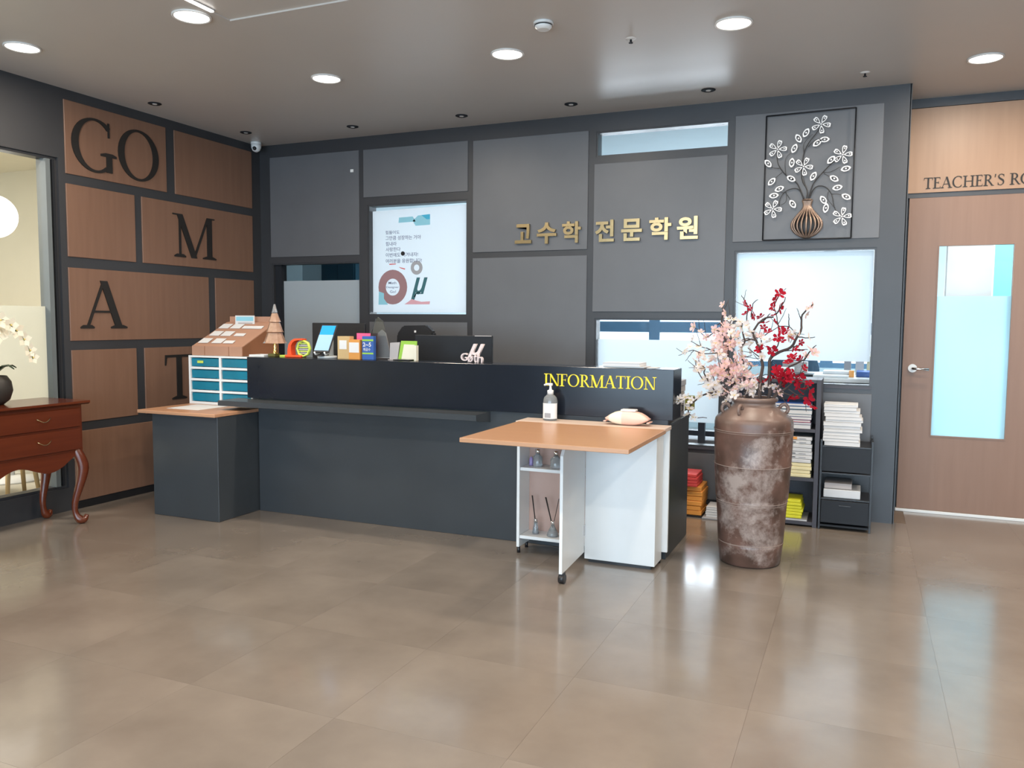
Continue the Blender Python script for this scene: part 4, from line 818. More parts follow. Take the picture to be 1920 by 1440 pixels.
BR = {'redtall':([(0.0115,[(4.423,-1.272,0.635),(4.516,-1.263,0.898),(4.52,-1.254,1.006),(4.517,-1.246,1.078),(4.518,-1.238,1.131),(4.567,-1.239,1.167),(4.621,-1.23,1.191),(4.653,-1.245,1.249),(4.675,-1.23,1.298),(4.67,-1.215,1.341),(4.685,-1.218,1.384),(4.729,-1.206,1.428)]),(0.0035,[(4.652,-1.24,1.249),(4.695,-1.231,1.247),(4.744,-1.227,1.25)]),(0.0035,[(4.622,-1.252,1.191),(4.67,-1.243,1.209),(4.678,-1.24,1.227)]),(0.0035,[(4.517,-1.244,1.078),(4.523,-1.241,1.151),(4.558,-1.25,1.202),(4.561,-1.23,1.254),(4.554,-1.24,1.317),(4.54,-1.224,1.37),(4.531,-1.232,1.413),(4.551,-1.23,1.468),(4.586,-1.205,1.512)]),(0.0035,[(4.541,-1.234,1.369),(4.574,-1.228,1.427),(4.585,-1.206,1.466)]),(0.0028,[(4.611,-1.222,1.306),(4.608,-1.233,1.347),(4.605,-1.214,1.376)]),(0.0028,[(4.554,-1.232,1.306),(4.606,-1.227,1.306),(4.638,-1.239,1.278),(4.651,-1.223,1.249)]),(0.0028,[(4.567,-1.24,1.167),(4.67,-1.227,1.183),(4.711,-1.226,1.181)]),(0.0016,[(4.67,-1.215,1.341),(4.663,-1.215,1.359),(4.647,-1.216,1.406)]),(0.0016,[(4.67,-1.215,1.341),(4.664,-1.219,1.357),(4.65,-1.227,1.4)]),(0.0016,[(4.554,-1.24,1.317),(4.537,-1.236,1.329),(4.501,-1.229,1.362)]),(0.0016,[(4.554,-1.24,1.317),(4.566,-1.231,1.342),(4.592,-1.212,1.403)]),(0.0016,[(4.638,-1.239,1.278),(4.632,-1.226,1.255),(4.616,-1.201,1.218)]),(0.0016,[(4.638,-1.239,1.278),(4.654,-1.231,1.27),(4.688,-1.215,1.265)]),],[('r',4.558,-1.245,1.482),('r',4.54,-1.254,1.45),('r',4.526,-1.238,1.413),('r',4.524,-1.239,1.393),('r',4.558,-1.22,1.407),('r',4.54,-1.246,1.326),('r',4.572,-1.248,1.283),('r',4.598,-1.221,1.283),('r',4.555,-1.26,1.245),('r',4.577,-1.256,1.231),('r',4.62,-1.252,1.249),('r',4.675,-1.245,1.221),('r',4.644,-1.254,1.192),('r',4.668,-1.232,1.174),('r',4.506,-1.254,1.189),('r',4.53,-1.262,1.175),('r',4.546,-1.252,1.074),('r',4.552,-1.245,1.027),('r',4.532,-1.264,1.027),('p',4.67,-1.274,1.27),('p',4.729,-1.205,1.422),('p',4.706,-1.231,1.404),('p',4.696,-1.225,1.37),('w',4.538,-1.282,0.985),('w',4.61,-1.266,1.255),('w',4.627,-1.242,1.263),('w',4.713,-1.257,1.25),('r',4.507,-1.263,1.015)]),
'redmid':([(0.0115,[(4.443,-1.245,0.635),(4.472,-1.273,0.897),(4.47,-1.25,0.989),(4.475,-1.238,1.047),(4.477,-1.223,1.106),(4.456,-1.205,1.178),(4.436,-1.188,1.222),(4.415,-1.168,1.266),(4.44,-1.17,1.317),(4.476,-1.144,1.352),(4.519,-1.15,1.356)]),(0.0035,[(4.477,-1.215,1.105),(4.464,-1.213,1.128),(4.422,-1.199,1.162),(4.391,-1.186,1.185)]),(0.0035,[(4.437,-1.194,1.222),(4.396,-1.166,1.236),(4.361,-1.189,1.23)]),(0.0035,[(4.438,-1.152,1.317),(4.473,-1.143,1.341),(4.502,-1.153,1.376)]),(0.0035,[(4.455,-1.188,1.178),(4.464,-1.185,1.228),(4.442,-1.173,1.251)]),(0.0028,[(4.378,-1.162,1.34),(4.379,-1.142,1.415),(4.355,-1.127,1.454),(4.337,-1.101,1.482)]),(0.0028,[(4.416,-1.178,1.266),(4.383,-1.152,1.31),(4.375,-1.14,1.34)]),(0.0028,[(4.397,-1.136,1.355),(4.406,-1.131,1.43),(4.433,-1.124,1.457)]),(0.0016,[(4.436,-1.188,1.222),(4.443,-1.174,1.249),(4.46,-1.146,1.315)]),(0.0016,[(4.477,-1.223,1.106),(4.459,-1.216,1.118),(4.421,-1.2,1.151)]),(0.0016,[(4.464,-1.213,1.128),(4.437,-1.208,1.128),(4.381,-1.198,1.134)]),(0.0016,[(4.422,-1.199,1.162),(4.4,-1.198,1.161),(4.355,-1.196,1.166)]),(0.0016,[(4.355,-1.127,1.454),(4.357,-1.117,1.469),(4.362,-1.097,1.511)]),(0.0016,[(4.379,-1.142,1.415),(4.356,-1.134,1.423),(4.306,-1.116,1.447)]),],[('r',4.362,-1.15,1.43),('r',4.393,-1.158,1.409),('r',4.371,-1.143,1.376),('r',4.413,-1.128,1.364),('r',4.45,-1.141,1.358),('r',4.47,-1.156,1.323),('r',4.471,-1.167,1.299),('r',4.497,-1.189,1.276),('r',4.518,-1.141,1.365),('r',4.462,-1.199,1.157),('r',4.458,-1.22,1.179),('r',4.469,-1.247,1.004),('p',4.454,-1.181,1.252),('w',4.381,-1.179,1.31),('w',4.397,-1.189,1.281),('w',4.424,-1.165,1.257),('w',4.504,-1.181,1.223),('w',4.451,-1.259,0.983),('w',4.475,-1.259,0.97),('w',4.484,-1.218,1.233),('w',4.384,-1.177,1.252),('w',4.409,-1.18,1.169),('w',4.349,-1.228,1.213),('w',4.467,-1.222,1.206),('w',4.377,-1.116,1.316),('w',4.474,-1.247,1.141),('w',4.406,-1.177,1.272)]),
'redlow':([(0.0085,[(4.416,-1.234,0.635),(4.54,-1.28,0.906),(4.577,-1.285,0.981),(4.598,-1.311,1.055),(4.624,-1.303,1.09),(4.678,-1.312,1.12),(4.699,-1.315,1.132)]),(0.0065,[(4.467,-1.285,0.635),(4.541,-1.291,0.902),(4.614,-1.3,0.975),(4.653,-1.302,1.011),(4.707,-1.303,1.007),(4.737,-1.319,0.961),(4.764,-1.31,0.913)]),(0.0035,[(4.578,-1.296,0.982),(4.64,-1.312,1.034),(4.68,-1.323,1.059),(4.72,-1.329,1.083)]),(0.0035,[(4.613,-1.291,0.974),(4.669,-1.291,0.936),(4.711,-1.318,0.929),(4.756,-1.329,0.886)]),(0.0035,[(4.699,-1.312,1.132),(4.735,-1.334,1.187),(4.756,-1.342,1.21)]),(0.0065,[(4.458,-1.276,0.635),(4.541,-1.287,0.901),(4.572,-1.286,0.952),(4.656,-1.293,0.927)]),(0.0016,[(4.577,-1.285,0.981),(4.569,-1.288,0.999),(4.55,-1.295,1.046)]),(0.0016,[(4.577,-1.285,0.981),(4.6,-1.296,0.996),(4.648,-1.32,1.036)]),(0.0016,[(4.707,-1.303,1.007),(4.705,-1.308,0.992),(4.7,-1.317,0.971)]),(0.0016,[(4.707,-1.303,1.007),(4.705,-1.307,0.99),(4.699,-1.316,0.963)]),(0.0016,[(4.64,-1.312,1.034),(4.665,-1.318,1.031),(4.718,-1.332,1.031)]),(0.0016,[(4.68,-1.323,1.059),(4.691,-1.331,1.09),(4.71,-1.347,1.166)]),(0.0016,[(4.711,-1.318,0.929),(4.714,-1.32,0.903),(4.718,-1.325,0.857)]),(0.0016,[(4.669,-1.291,0.936),(4.687,-1.304,0.946),(4.722,-1.332,0.98)]),(0.0016,[(4.572,-1.286,0.952),(4.582,-1.284,0.937),(4.601,-1.28,0.915)]),(0.0016,[(4.572,-1.286,0.952),(4.59,-1.288,0.925),(4.624,-1.292,0.878)]),],[('r',4.632,-1.321,1.137),('r',4.617,-1.294,1.112),('r',4.643,-1.327,1.148),('r',4.679,-1.304,1.129),('r',4.701,-1.322,1.087),('r',4.578,-1.331,1.056),('r',4.633,-1.325,1.043),('r',4.6,-1.328,1.042),('r',4.597,-1.276,1.001),('r',4.674,-1.312,0.995),('r',4.696,-1.322,0.974),('r',4.714,-1.314,0.98),('r',4.738,-1.344,0.963),('r',4.629,-1.298,0.926),('r',4.657,-1.305,0.922),('r',4.728,-1.336,0.92),('r',4.753,-1.328,0.886),('r',4.728,-1.332,1.013),('r',4.665,-1.311,1.012),('r',4.64,-1.331,1.063),('r',4.653,-1.295,1.022),('r',4.682,-1.29,0.954),('p',4.579,-1.301,0.947),('p',4.731,-1.356,1.188),('p',4.75,-1.352,1.169),('p',4.703,-1.312,1.155),('r',4.592,-1.28,1.008),('r',4.6,-1.323,1.045),('r',4.678,-1.295,1.033),('r',4.576,-1.258,1.015),('r',4.627,-1.344,1.026),('r',4.62,-1.288,1.035),('r',4.562,-1.301,1.069),('r',4.595,-1.31,1.024),('r',4.617,-1.315,1.006)]),
'pinkup':([(0.0085,[(4.491,-1.301,0.635),(4.36,-1.266,0.891),(4.329,-1.241,0.953),(4.312,-1.255,1.028),(4.284,-1.235,1.101),(4.291,-1.221,1.175),(4.264,-1.228,1.25),(4.244,-1.205,1.324),(4.252,-1.193,1.384),(4.24,-1.196,1.423)]),(0.0035,[(4.284,-1.237,1.101),(4.233,-1.235,1.154),(4.184,-1.212,1.173),(4.14,-1.22,1.187),(4.08,-1.209,1.216)]),(0.0035,[(4.291,-1.217,1.175),(4.307,-1.217,1.22),(4.292,-1.206,1.28),(4.298,-1.213,1.333),(4.325,-1.208,1.375)]),(0.0035,[(4.33,-1.245,0.954),(4.299,-1.245,1.006),(4.251,-1.242,1.035),(4.214,-1.233,1.069)]),(0.0035,[(4.264,-1.228,1.25),(4.226,-1.217,1.279),(4.165,-1.201,1.242),(4.125,-1.196,1.272),(4.091,-1.199,1.302)]),(0.0028,[(4.31,-1.244,1.028),(4.344,-1.247,1.073),(4.331,-1.246,1.132)]),(0.0028,[(4.246,-1.216,1.324),(4.215,-1.204,1.303),(4.204,-1.205,1.264)]),(0.0065,[(4.481,-1.257,0.635),(4.36,-1.259,0.891),(4.312,-1.242,0.938),(4.258,-1.235,0.974)]),(0.0016,[(4.312,-1.255,1.028),(4.293,-1.249,1.039),(4.251,-1.237,1.07)]),(0.0016,[(4.252,-1.193,1.384),(4.26,-1.191,1.403),(4.279,-1.188,1.452)]),(0.0016,[(4.184,-1.212,1.173),(4.164,-1.217,1.165),(4.123,-1.227,1.156)]),(0.0016,[(4.14,-1.22,1.187),(4.129,-1.215,1.211),(4.109,-1.206,1.273)]),(0.0016,[(4.292,-1.206,1.28),(4.283,-1.209,1.294),(4.261,-1.215,1.334)]),(0.0016,[(4.298,-1.213,1.333),(4.294,-1.216,1.365),(4.282,-1.224,1.442)]),(0.0016,[(4.251,-1.242,1.035),(4.223,-1.237,1.036),(4.165,-1.226,1.046)]),(0.0016,[(4.251,-1.242,1.035),(4.23,-1.24,1.036),(4.186,-1.236,1.046)]),(0.0016,[(4.165,-1.201,1.242),(4.159,-1.204,1.269),(4.148,-1.21,1.337)]),(0.0016,[(4.125,-1.196,1.272),(4.122,-1.201,1.293),(4.117,-1.21,1.346)]),(0.0016,[(4.312,-1.242,0.938),(4.295,-1.241,0.936),(4.261,-1.239,0.941)]),],[('p',4.252,-1.216,1.425),('p',4.267,-1.212,1.378),('p',4.266,-1.229,1.309),('p',4.089,-1.189,1.299),('p',4.134,-1.214,1.272),('p',4.16,-1.207,1.242),('p',4.251,-1.228,1.285),('p',4.212,-1.221,1.285),('p',4.22,-1.211,1.258),('p',4.29,-1.217,1.22),('p',4.306,-1.246,1.191),('p',4.313,-1.217,1.205),('p',4.276,-1.239,1.176),('p',4.21,-1.244,1.156),('p',4.271,-1.238,1.157),('p',4.207,-1.251,1.115),('p',4.197,-1.242,1.069),('p',4.24,-1.249,1.07),('p',4.298,-1.261,1.034),('p',4.322,-1.284,1.039),('p',4.339,-1.266,1.148),('p',4.351,-1.24,1.103),('p',4.332,-1.241,1.079),('p',4.326,-1.238,0.938),('p',4.249,-1.225,1.243),('p',4.346,-1.248,1.127),('p',4.315,-1.248,1.102),('p',4.33,-1.266,1.059),('p',4.251,-1.236,1.016),('p',4.352,-1.257,1.059),('p',4.311,-1.262,0.99),('p',4.344,-1.253,1),('w',4.353,-1.25,1.065),('w',4.339,-1.231,0.983),('w',4.28,-1.256,1.123),('w',4.219,-1.216,1.204),('w',4.09,-1.201,1.232),('w',4.125,-1.222,1.187),('w',4.345,-1.269,0.932),('w',4.238,-1.252,1.041),('w',4.25,-1.227,0.995),('w',4.286,-1.215,1.345),('w',4.292,-1.207,1.309),('w',4.259,-1.24,0.957),('w',4.332,-1.261,0.964),('w',4.251,-1.256,1.146),('p',4.343,-1.279,0.959),('p',4.315,-1.228,1.081),('p',4.259,-1.232,1.019),('p',4.34,-1.225,1.004),('w',4.33,-1.269,0.937),('w',4.349,-1.228,0.975),('w',4.292,-1.282,1.03),('w',4.341,-1.291,1.014),('w',4.328,-1.249,0.955),('p',4.3,-1.221,1.038),('p',4.286,-1.274,1.096),('p',4.215,-1.243,1.065),('p',4.251,-1.25,1.162),('p',4.281,-1.266,1.099),('p',4.321,-1.229,1.034),('p',4.264,-1.259,1.084),('p',4.258,-1.203,1.123),('p',4.27,-1.21,1.32),('p',4.305,-1.19,1.274),('p',4.282,-1.236,1.299),('p',4.279,-1.203,1.212),('p',4.31,-1.212,1.214),('p',4.287,-1.239,1.241),('p',4.26,-1.234,1.275),('p',4.27,-1.221,1.242),('p',4.301,-1.243,1.213),('p',4.213,-1.188,1.205),('p',4.255,-1.238,1.14),('p',4.229,-1.193,1.215),('w',4.306,-1.238,1.264),('p',4.338,-1.216,0.923),('w',4.235,-1.23,0.976),('w',4.242,-1.262,0.967),('w',4.284,-1.235,1.025),('w',4.253,-1.269,1.151),('w',4.204,-1.254,1.109),('w',4.196,-1.265,1.108),('w',4.211,-1.244,1.129),('p',4.26,-1.223,1.198),('p',4.219,-1.218,1.075),('p',4.255,-1.213,1.174),('p',4.171,-1.189,1.243),('p',4.234,-1.213,1.187),('p',4.261,-1.195,1.25),('p',4.272,-1.19,1.19),('w',4.229,-1.19,1.236),('p',4.209,-1.214,1.171),('p',4.224,-1.238,1.21),('w',4.252,-1.203,1.169),('p',4.277,-1.184,1.179),('w',4.241,-1.201,1.163),('p',4.248,-1.254,1.146),('w',4.315,-1.227,1.274)]),
'pinkright':([(0.0085,[(4.477,-1.264,0.635),(4.406,-1.237,0.891),(4.392,-1.234,0.955),(4.376,-1.198,1.042),(4.362,-1.175,1.13),(4.351,-1.148,1.19),(4.366,-1.132,1.22),(4.345,-1.104,1.295),(4.341,-1.102,1.325),(4.302,-1.08,1.334)]),(0.0035,[(4.368,-1.15,1.22),(4.406,-1.135,1.235),(4.464,-1.137,1.251),(4.504,-1.116,1.275),(4.545,-1.106,1.305)]),(0.0035,[(4.39,-1.223,0.955),(4.424,-1.222,1),(4.464,-1.211,1.031),(4.507,-1.215,1.041)]),(0.0035,[(4.376,-1.199,1.042),(4.412,-1.192,1.073),(4.398,-1.178,1.102)]),(0.0065,[(4.508,-1.269,0.635),(4.407,-1.247,0.892),(4.457,-1.247,0.935),(4.511,-1.23,0.966),(4.555,-1.223,0.961),(4.593,-1.204,0.946)]),(0.0028,[(4.361,-1.169,1.13),(4.4,-1.18,1.138),(4.412,-1.163,1.143)]),(0.0028,[(4.365,-1.128,1.219),(4.329,-1.128,1.237),(4.304,-1.115,1.249)]),(0.0016,[(4.351,-1.148,1.19),(4.346,-1.135,1.212),(4.333,-1.109,1.268)]),(0.0016,[(4.345,-1.104,1.295),(4.329,-1.101,1.309),(4.295,-1.096,1.348)]),(0.0016,[(4.504,-1.116,1.275),(4.508,-1.114,1.292),(4.515,-1.109,1.337)]),(0.0016,[(4.464,-1.137,1.251),(4.469,-1.131,1.266),(4.479,-1.118,1.307)]),(0.0016,[(4.464,-1.211,1.031),(4.483,-1.216,1.022),(4.521,-1.225,1.01)]),(0.0016,[(4.464,-1.211,1.031),(4.492,-1.219,1.017),(4.548,-1.235,0.995)]),(0.0016,[(4.457,-1.247,0.935),(4.475,-1.242,0.932),(4.512,-1.232,0.934)]),(0.0016,[(4.457,-1.247,0.935),(4.484,-1.237,0.93),(4.539,-1.217,0.928)]),],[('p',4.358,-1.187,1.137),('p',4.392,-1.2,1.019),('p',4.438,-1.227,1.01),('p',4.419,-1.233,0.992),('p',4.552,-1.217,0.966),('p',4.338,-1.155,1.265),('p',4.363,-1.174,1.094),('p',4.406,-1.258,0.981),('p',4.358,-1.209,1.018),('p',4.445,-1.219,1.034),('p',4.388,-1.222,1.05),('w',4.371,-1.13,1.226),('w',4.379,-1.227,1.079),('w',4.391,-1.199,1.051),('w',4.367,-1.189,1.032),('w',4.421,-1.236,0.963),('w',4.407,-1.262,0.949),('w',4.512,-1.245,0.984),('w',4.297,-1.104,1.34),('w',4.304,-1.085,1.303),('w',4.336,-1.112,1.331),('w',4.325,-1.112,1.304),('w',4.371,-1.234,0.964),('w',4.437,-1.272,0.939),('w',4.353,-1.163,1.175),('w',4.298,-1.116,1.243),('w',4.33,-1.129,1.219),('w',4.439,-1.243,0.996),('p',4.404,-1.162,1.031),('p',4.377,-1.16,1.013),('p',4.387,-1.182,1.069),('p',4.384,-1.213,0.994),('p',4.349,-1.172,1.02),('p',4.39,-1.15,1.095),('p',4.392,-1.222,1.036),('p',4.424,-1.171,1.082),('p',4.354,-1.226,1.038),('w',4.394,-1.208,0.993),('w',4.367,-1.268,0.967),('w',4.376,-1.249,0.977),('w',4.389,-1.246,0.974),('w',4.428,-1.248,0.934),('p',4.363,-1.224,1.047),('p',4.332,-1.185,1.201),('w',4.413,-1.236,0.943),('w',4.399,-1.198,0.982),('w',4.378,-1.232,0.978),('w',4.443,-1.259,0.961),('w',4.429,-1.237,0.996),('w',4.419,-1.202,0.968),('p',4.501,-1.215,0.976),('w',4.406,-1.233,0.971),('p',4.407,-1.222,0.953),('w',4.401,-1.265,0.977),('w',4.37,-1.244,0.972),('w',4.415,-1.224,0.946),('w',4.359,-1.176,1.168),('w',4.361,-1.139,1.195),('w',4.404,-1.151,1.213),('w',4.344,-1.114,1.299),('w',4.328,-1.157,1.245)]),
'whitelow':([(0.0085,[(4.489,-1.259,0.635),(4.405,-1.284,0.901),(4.365,-1.297,0.879),(4.33,-1.32,0.909),(4.272,-1.322,0.933),(4.212,-1.344,0.936),(4.162,-1.355,0.914),(4.12,-1.374,0.872),(4.086,-1.379,0.835)]),(0.0035,[(4.162,-1.354,0.914),(4.126,-1.382,0.903),(4.076,-1.393,0.901),(4.047,-1.394,0.888)]),(0.0035,[(4.309,-1.314,0.905),(4.255,-1.341,0.934),(4.211,-1.345,0.998),(4.178,-1.357,1.009),(4.149,-1.386,1.075),(4.136,-1.384,1.118)]),(0.0035,[(4.213,-1.356,0.999),(4.185,-1.373,1.046),(4.19,-1.373,1.075),(4.162,-1.378,1.095),(4.14,-1.389,1.113)]),(0.0035,[(4.121,-1.379,0.872),(4.106,-1.389,0.837),(4.133,-1.373,0.801),(4.203,-1.356,0.8)]),(0.0028,[(4.254,-1.331,0.933),(4.239,-1.34,1.001),(4.226,-1.358,1.046)]),(0.0028,[(4.251,-1.354,1.158),(4.186,-1.389,1.152),(4.128,-1.395,1.171),(4.087,-1.406,1.156),(4.05,-1.41,1.141)]),(0.0028,[(4.275,-1.338,0.935),(4.225,-1.333,0.921),(4.199,-1.352,0.915)]),(0.0028,[(4.331,-1.323,0.91),(4.272,-1.337,1.046),(4.255,-1.374,1.159)]),(0.0016,[(4.211,-1.345,0.998),(4.19,-1.35,0.99),(4.148,-1.36,0.981)]),(0.0016,[(4.149,-1.386,1.075),(4.133,-1.386,1.086),(4.097,-1.385,1.117)]),(0.0016,[(4.19,-1.373,1.075),(4.162,-1.375,1.073),(4.104,-1.377,1.076)]),(0.0016,[(4.162,-1.378,1.095),(4.159,-1.381,1.112),(4.154,-1.385,1.158)]),(0.0016,[(4.128,-1.395,1.171),(4.115,-1.402,1.149),(4.091,-1.415,1.112)]),(0.0016,[(4.087,-1.406,1.156),(4.071,-1.407,1.161),(4.039,-1.408,1.183)]),],[('p',4.236,-1.369,1.053),('p',4.28,-1.337,1.047),('p',4.297,-1.336,0.95),('p',4.288,-1.329,0.926),('w',4.115,-1.42,1.192),('w',4.087,-1.424,1.168),('w',4.139,-1.382,1.109),('w',4.196,-1.413,1.141),('w',4.186,-1.379,1.067),('w',4.18,-1.37,1.01),('w',4.209,-1.369,0.982),('w',4.24,-1.345,0.981),('w',4.305,-1.34,0.895),('w',4.324,-1.335,0.916),('w',4.167,-1.382,0.919),('w',4.126,-1.41,0.899),('w',4.092,-1.4,0.911),('w',4.053,-1.394,0.888),('w',4.06,-1.388,0.9),('w',4.107,-1.399,0.882),('w',4.114,-1.402,0.853),('w',4.104,-1.406,0.815),('w',4.134,-1.379,0.802),('w',4.25,-1.36,0.93),('w',4.228,-1.352,0.943),('w',4.214,-1.368,1.023),('w',4.147,-1.39,1.066),('w',4.349,-1.357,0.931),('w',4.319,-1.303,0.907),('w',4.338,-1.285,0.91),('w',4.221,-1.383,0.927),('p',4.282,-1.353,1.035),('p',4.251,-1.391,1.049),('p',4.294,-1.357,1.065),('p',4.242,-1.378,1.054),('p',4.269,-1.343,1.063),('w',4.213,-1.38,1.035),('w',4.188,-1.327,1.012),('w',4.215,-1.342,0.966),('w',4.226,-1.296,0.933),('w',4.246,-1.333,0.964),('w',4.23,-1.393,1.045),('p',4.274,-1.352,1.069),('w',4.254,-1.324,0.998),('w',4.267,-1.373,0.948),('w',4.232,-1.334,1.054),('w',4.251,-1.363,0.98),('w',4.138,-1.37,1.109),('w',4.157,-1.388,1.095),('w',4.161,-1.374,1.152),('w',4.191,-1.42,1.166),('w',4.152,-1.353,1.067),('w',4.177,-1.357,1.075),('p',4.168,-1.402,1.146),('w',4.161,-1.426,1.065),('w',4.191,-1.409,1.123),('w',4.166,-1.414,1.093)]),
}
LAB = {'redtall': ('tallest branch with red blossoms and a pink tip, right of centre in the vase', 'blossom branch'), 'redmid': ('forked branch with red blossoms in the middle of the vase', 'blossom branch'),
       'redlow': ('low spreading branch with dense red blossoms drooping towards the bookshelf', 'blossom branch'), 'pinkup': ('dense upright branch of pink blossoms on the counter side of the vase', 'blossom branch'),
       'pinkright': ('pale pink blossom branch between the dense pink and the red ones', 'blossom branch'), 'whitelow': ('low arching branch of white blossoms reaching over the counter end', 'blossom branch')}
def flower_mesh(colr, s, seed):
    rnd = random.Random(seed); bm = bmesh.new()
    for q in range(5):
        a = 2*PI*q/5+rnd.uniform(-.15, .15); cup = rnd.uniform(.25, .7); ww = s*rnd.uniform(.55, .68)
        d = Vector((math.cos(a), math.sin(a), 0)); n = Vector((-math.sin(a), math.cos(a), 0)); up = Vector((0, 0, 1))
        P_ = [d*.08*s, d*.5*s+n*ww*.55+up*cup*s*.18, d*.92*s+n*ww*.42+up*cup*s*.5, d*1.0*s+up*cup*s*.48, d*.92*s-n*ww*.42+up*cup*s*.5, d*.5*s-n*ww*.55+up*cup*s*.18, d*.55*s+up*cup*s*.08]
        v = [bm.verts.new(p) for p in P_]
        for f in ((0, 1, 6), (1, 2, 6), (2, 3, 6), (3, 4, 6), (4, 5, 6), (5, 0, 6)):
            fc = bm.faces.new([v[i] for i in f]); fc.smooth = True
    for k in range(4):
        a = rnd.uniform(0, 6.28); r_ = .12*s; b0 = Vector((r_*math.cos(a), r_*math.sin(a), 0))
        v = [bm.verts.new(b0+Vector(w_)) for w_ in ((-.05*s, 0, 0), (.05*s, 0, 0), (0, .05*s, 0), (r_*math.cos(a)/s*.2, 0, .3*s))]
        for f in ((0, 1, 3), (1, 2, 3), (2, 0, 3)): fc = bm.faces.new([v[i] for i in f]); fc.material_index = 1
    lathe(bm, [(.0, -.12*s+.0), (.10*s, -.06*s), (.09*s, .02*s)][1:], (0, 0, 0), 5, mi=1 if colr != 'r' else 0)
    me = bpy.data.meshes.new('blossom'); bm.to_mesh(me); bm.free(); me.materials.append(M[colr]); me.materials.append(M['stamen'] if colr != 'r' else M['r']); return me
FM = {c: [flower_mesh(c, .0235+.0035*(k % 3), k+ord(c)) for k in range(5)] for c in 'rpw'}
rnd = random.Random(3)
for name, (lines, bl) in BR.items():
    base = Vector(lines[0][1][0]); lab, cat = LAB[name]
    t = thing('blossom_branch', lab, cat, base, 'artificial blossom branches in the clay vase')
    for w_, pl in lines:
        pts = smooth(pl, 3); k = len(pts); pts = [p+Vector((rnd.uniform(-.002, .002), rnd.uniform(-.002, .002), rnd.uniform(-.002, .002))) for p in pts]
        obj('twig', tube(bmesh.new(), pts, [w_*(1-.72*i/k)+.0007 for i in range(k)], 6), M['bark'], t)
    for c, x, y, z in bl:
        o = bpy.data.objects.new('blossom', rnd.choice(FM[c])); col.objects.link(o); o.parent = t; o.matrix_parent_inverse = Matrix.Translation(-base)
        d = Vector((x-4.45, y+1.9, (z-.9)*.6+.1)); d = d.normalized()*.5+Vector((rnd.uniform(-.7, .7), -.9+rnd.uniform(-.4, .7), rnd.uniform(-.5, .8)))
        o.rotation_mode = 'QUATERNION'; o.rotation_quaternion = d.to_track_quat('Z', 'Y'); s_ = rnd.uniform(.85, 1.25); o.scale = (s_, s_, s_); o.location = (x, y, z)
# fine dry twigs tying blossoms to the branches are modelled with the twigs above

# ------------------------------------------------------------------ bookshelf, rack, books
def book(name, x0, x1, y0, y1, z0, z1, m, lab, cat, grp, pages=True, skew=0):
    bm = bmesh.new(); th = min(.002, (z1-z0)*.2)
    box(bm, x0, x1, y0, y1, z0, z0+th); box(bm, x0, x1, y0, y1, z1-th, z1); box(bm, x0+.001, x1-.001, y0+.0015, y1-.001, z0+th, z1-th, mi=1)
    if not pages:
        bm.free(); bm = B(x0, x1, y0, y1, z0, z1, bev=min(.003, (z1-z0)*.2))
    jx, jy = R.uniform(-.0035, .0035), R.uniform(-.003, .003)
    bmesh.ops.translate(bm, verts=bm.verts[:], vec=(jx, jy, 0)); zc_ = min(v.co.z for v in bm.verts)
    for v in bm.verts: v.co.z = zc_+(v.co.z-zc_)*.955
    o = obj(name, bm, [m, M['paper']], label=lab, cat=cat, group=grp)
    if skew: o.rotation_euler.z = skew
    return o
bs = thing('bookshelf', 'low grey-violet bookshelf behind the clay vase', 'bookshelf', (4.36, -.2, 0))
for x in (3.985+.17, 4.722): obj('side_panel', B(x, x+.028, -.33, -.03, 0, .962, bev=.001), M['shelfm'], bs)
for z in (.012, .300, .620, .940): obj('shelf', B(4.183, 4.722, -.33, -.03, z, z+.022, bev=.001), M['shelfm'], bs)
obj('back_panel', B(4.155, 4.75, -.030, -.022, 0, .962), M['shelfm'], bs)
ORD = ['lowest', 'second', 'third', 'fourth', 'fifth', 'sixth', 'seventh', 'eighth', 'ninth', 'tenth', 'eleventh', 'twelfth', 'thirteenth', 'fourteenth']
R = random.Random(8)
# yellow books, bottom shelf
for k in range(6):
    z = .047+k*.0205; o = book('yellow_book', 4.44, 4.655+R.uniform(-.008, .01), -.31, -.10, z, z+.020, M['limeb'], 'bright yellow book on the bottom shelf, %s of its pile' % ORD[k], 'book', 'bright yellow books on the bottom shelf', pages=False)
book('flat_folder', 4.40, 4.69, -.325, -.08, .0345, .0465, M['greyprint'], 'flat grey-blue folder under the pile of yellow books', 'folder', None)
for k in range(4):
    z = .3225+k*.0235; book('cream_book', 4.40, 4.708-R.uniform(0, .006), -.315, -.08, z, z+.023, M['creamb'], 'cream coloured book on the middle shelf, %s of its pile' % ORD[k], 'book', 'cream books on the middle shelf', pages=False)
for k in range(7):
    z = .4175+k*.0245; o = book('white_book', 4.40, 4.705-R.uniform(0, .005), -.315, -.08, z, z+.024, M['whiteb'], 'white book with black spine print above the cream ones, %s of its pile' % ORD[k], 'book', 'white books on the middle shelf', pages=False)
    if k: obj('spine_print', B(4.577, 4.605, -.3162, -.315, z+.009, z+.014), M['black'], o); obj('spine_print', B(4.625, 4.668, -.3162, -.315, z+.009, z+.013), M['greyprint'], o)
    if k == 6: obj('spine_patch', B(4.575, 4.612, -.3168, -.315, z+.005, z+.022), M['orangeb'], o)
zz = .6425
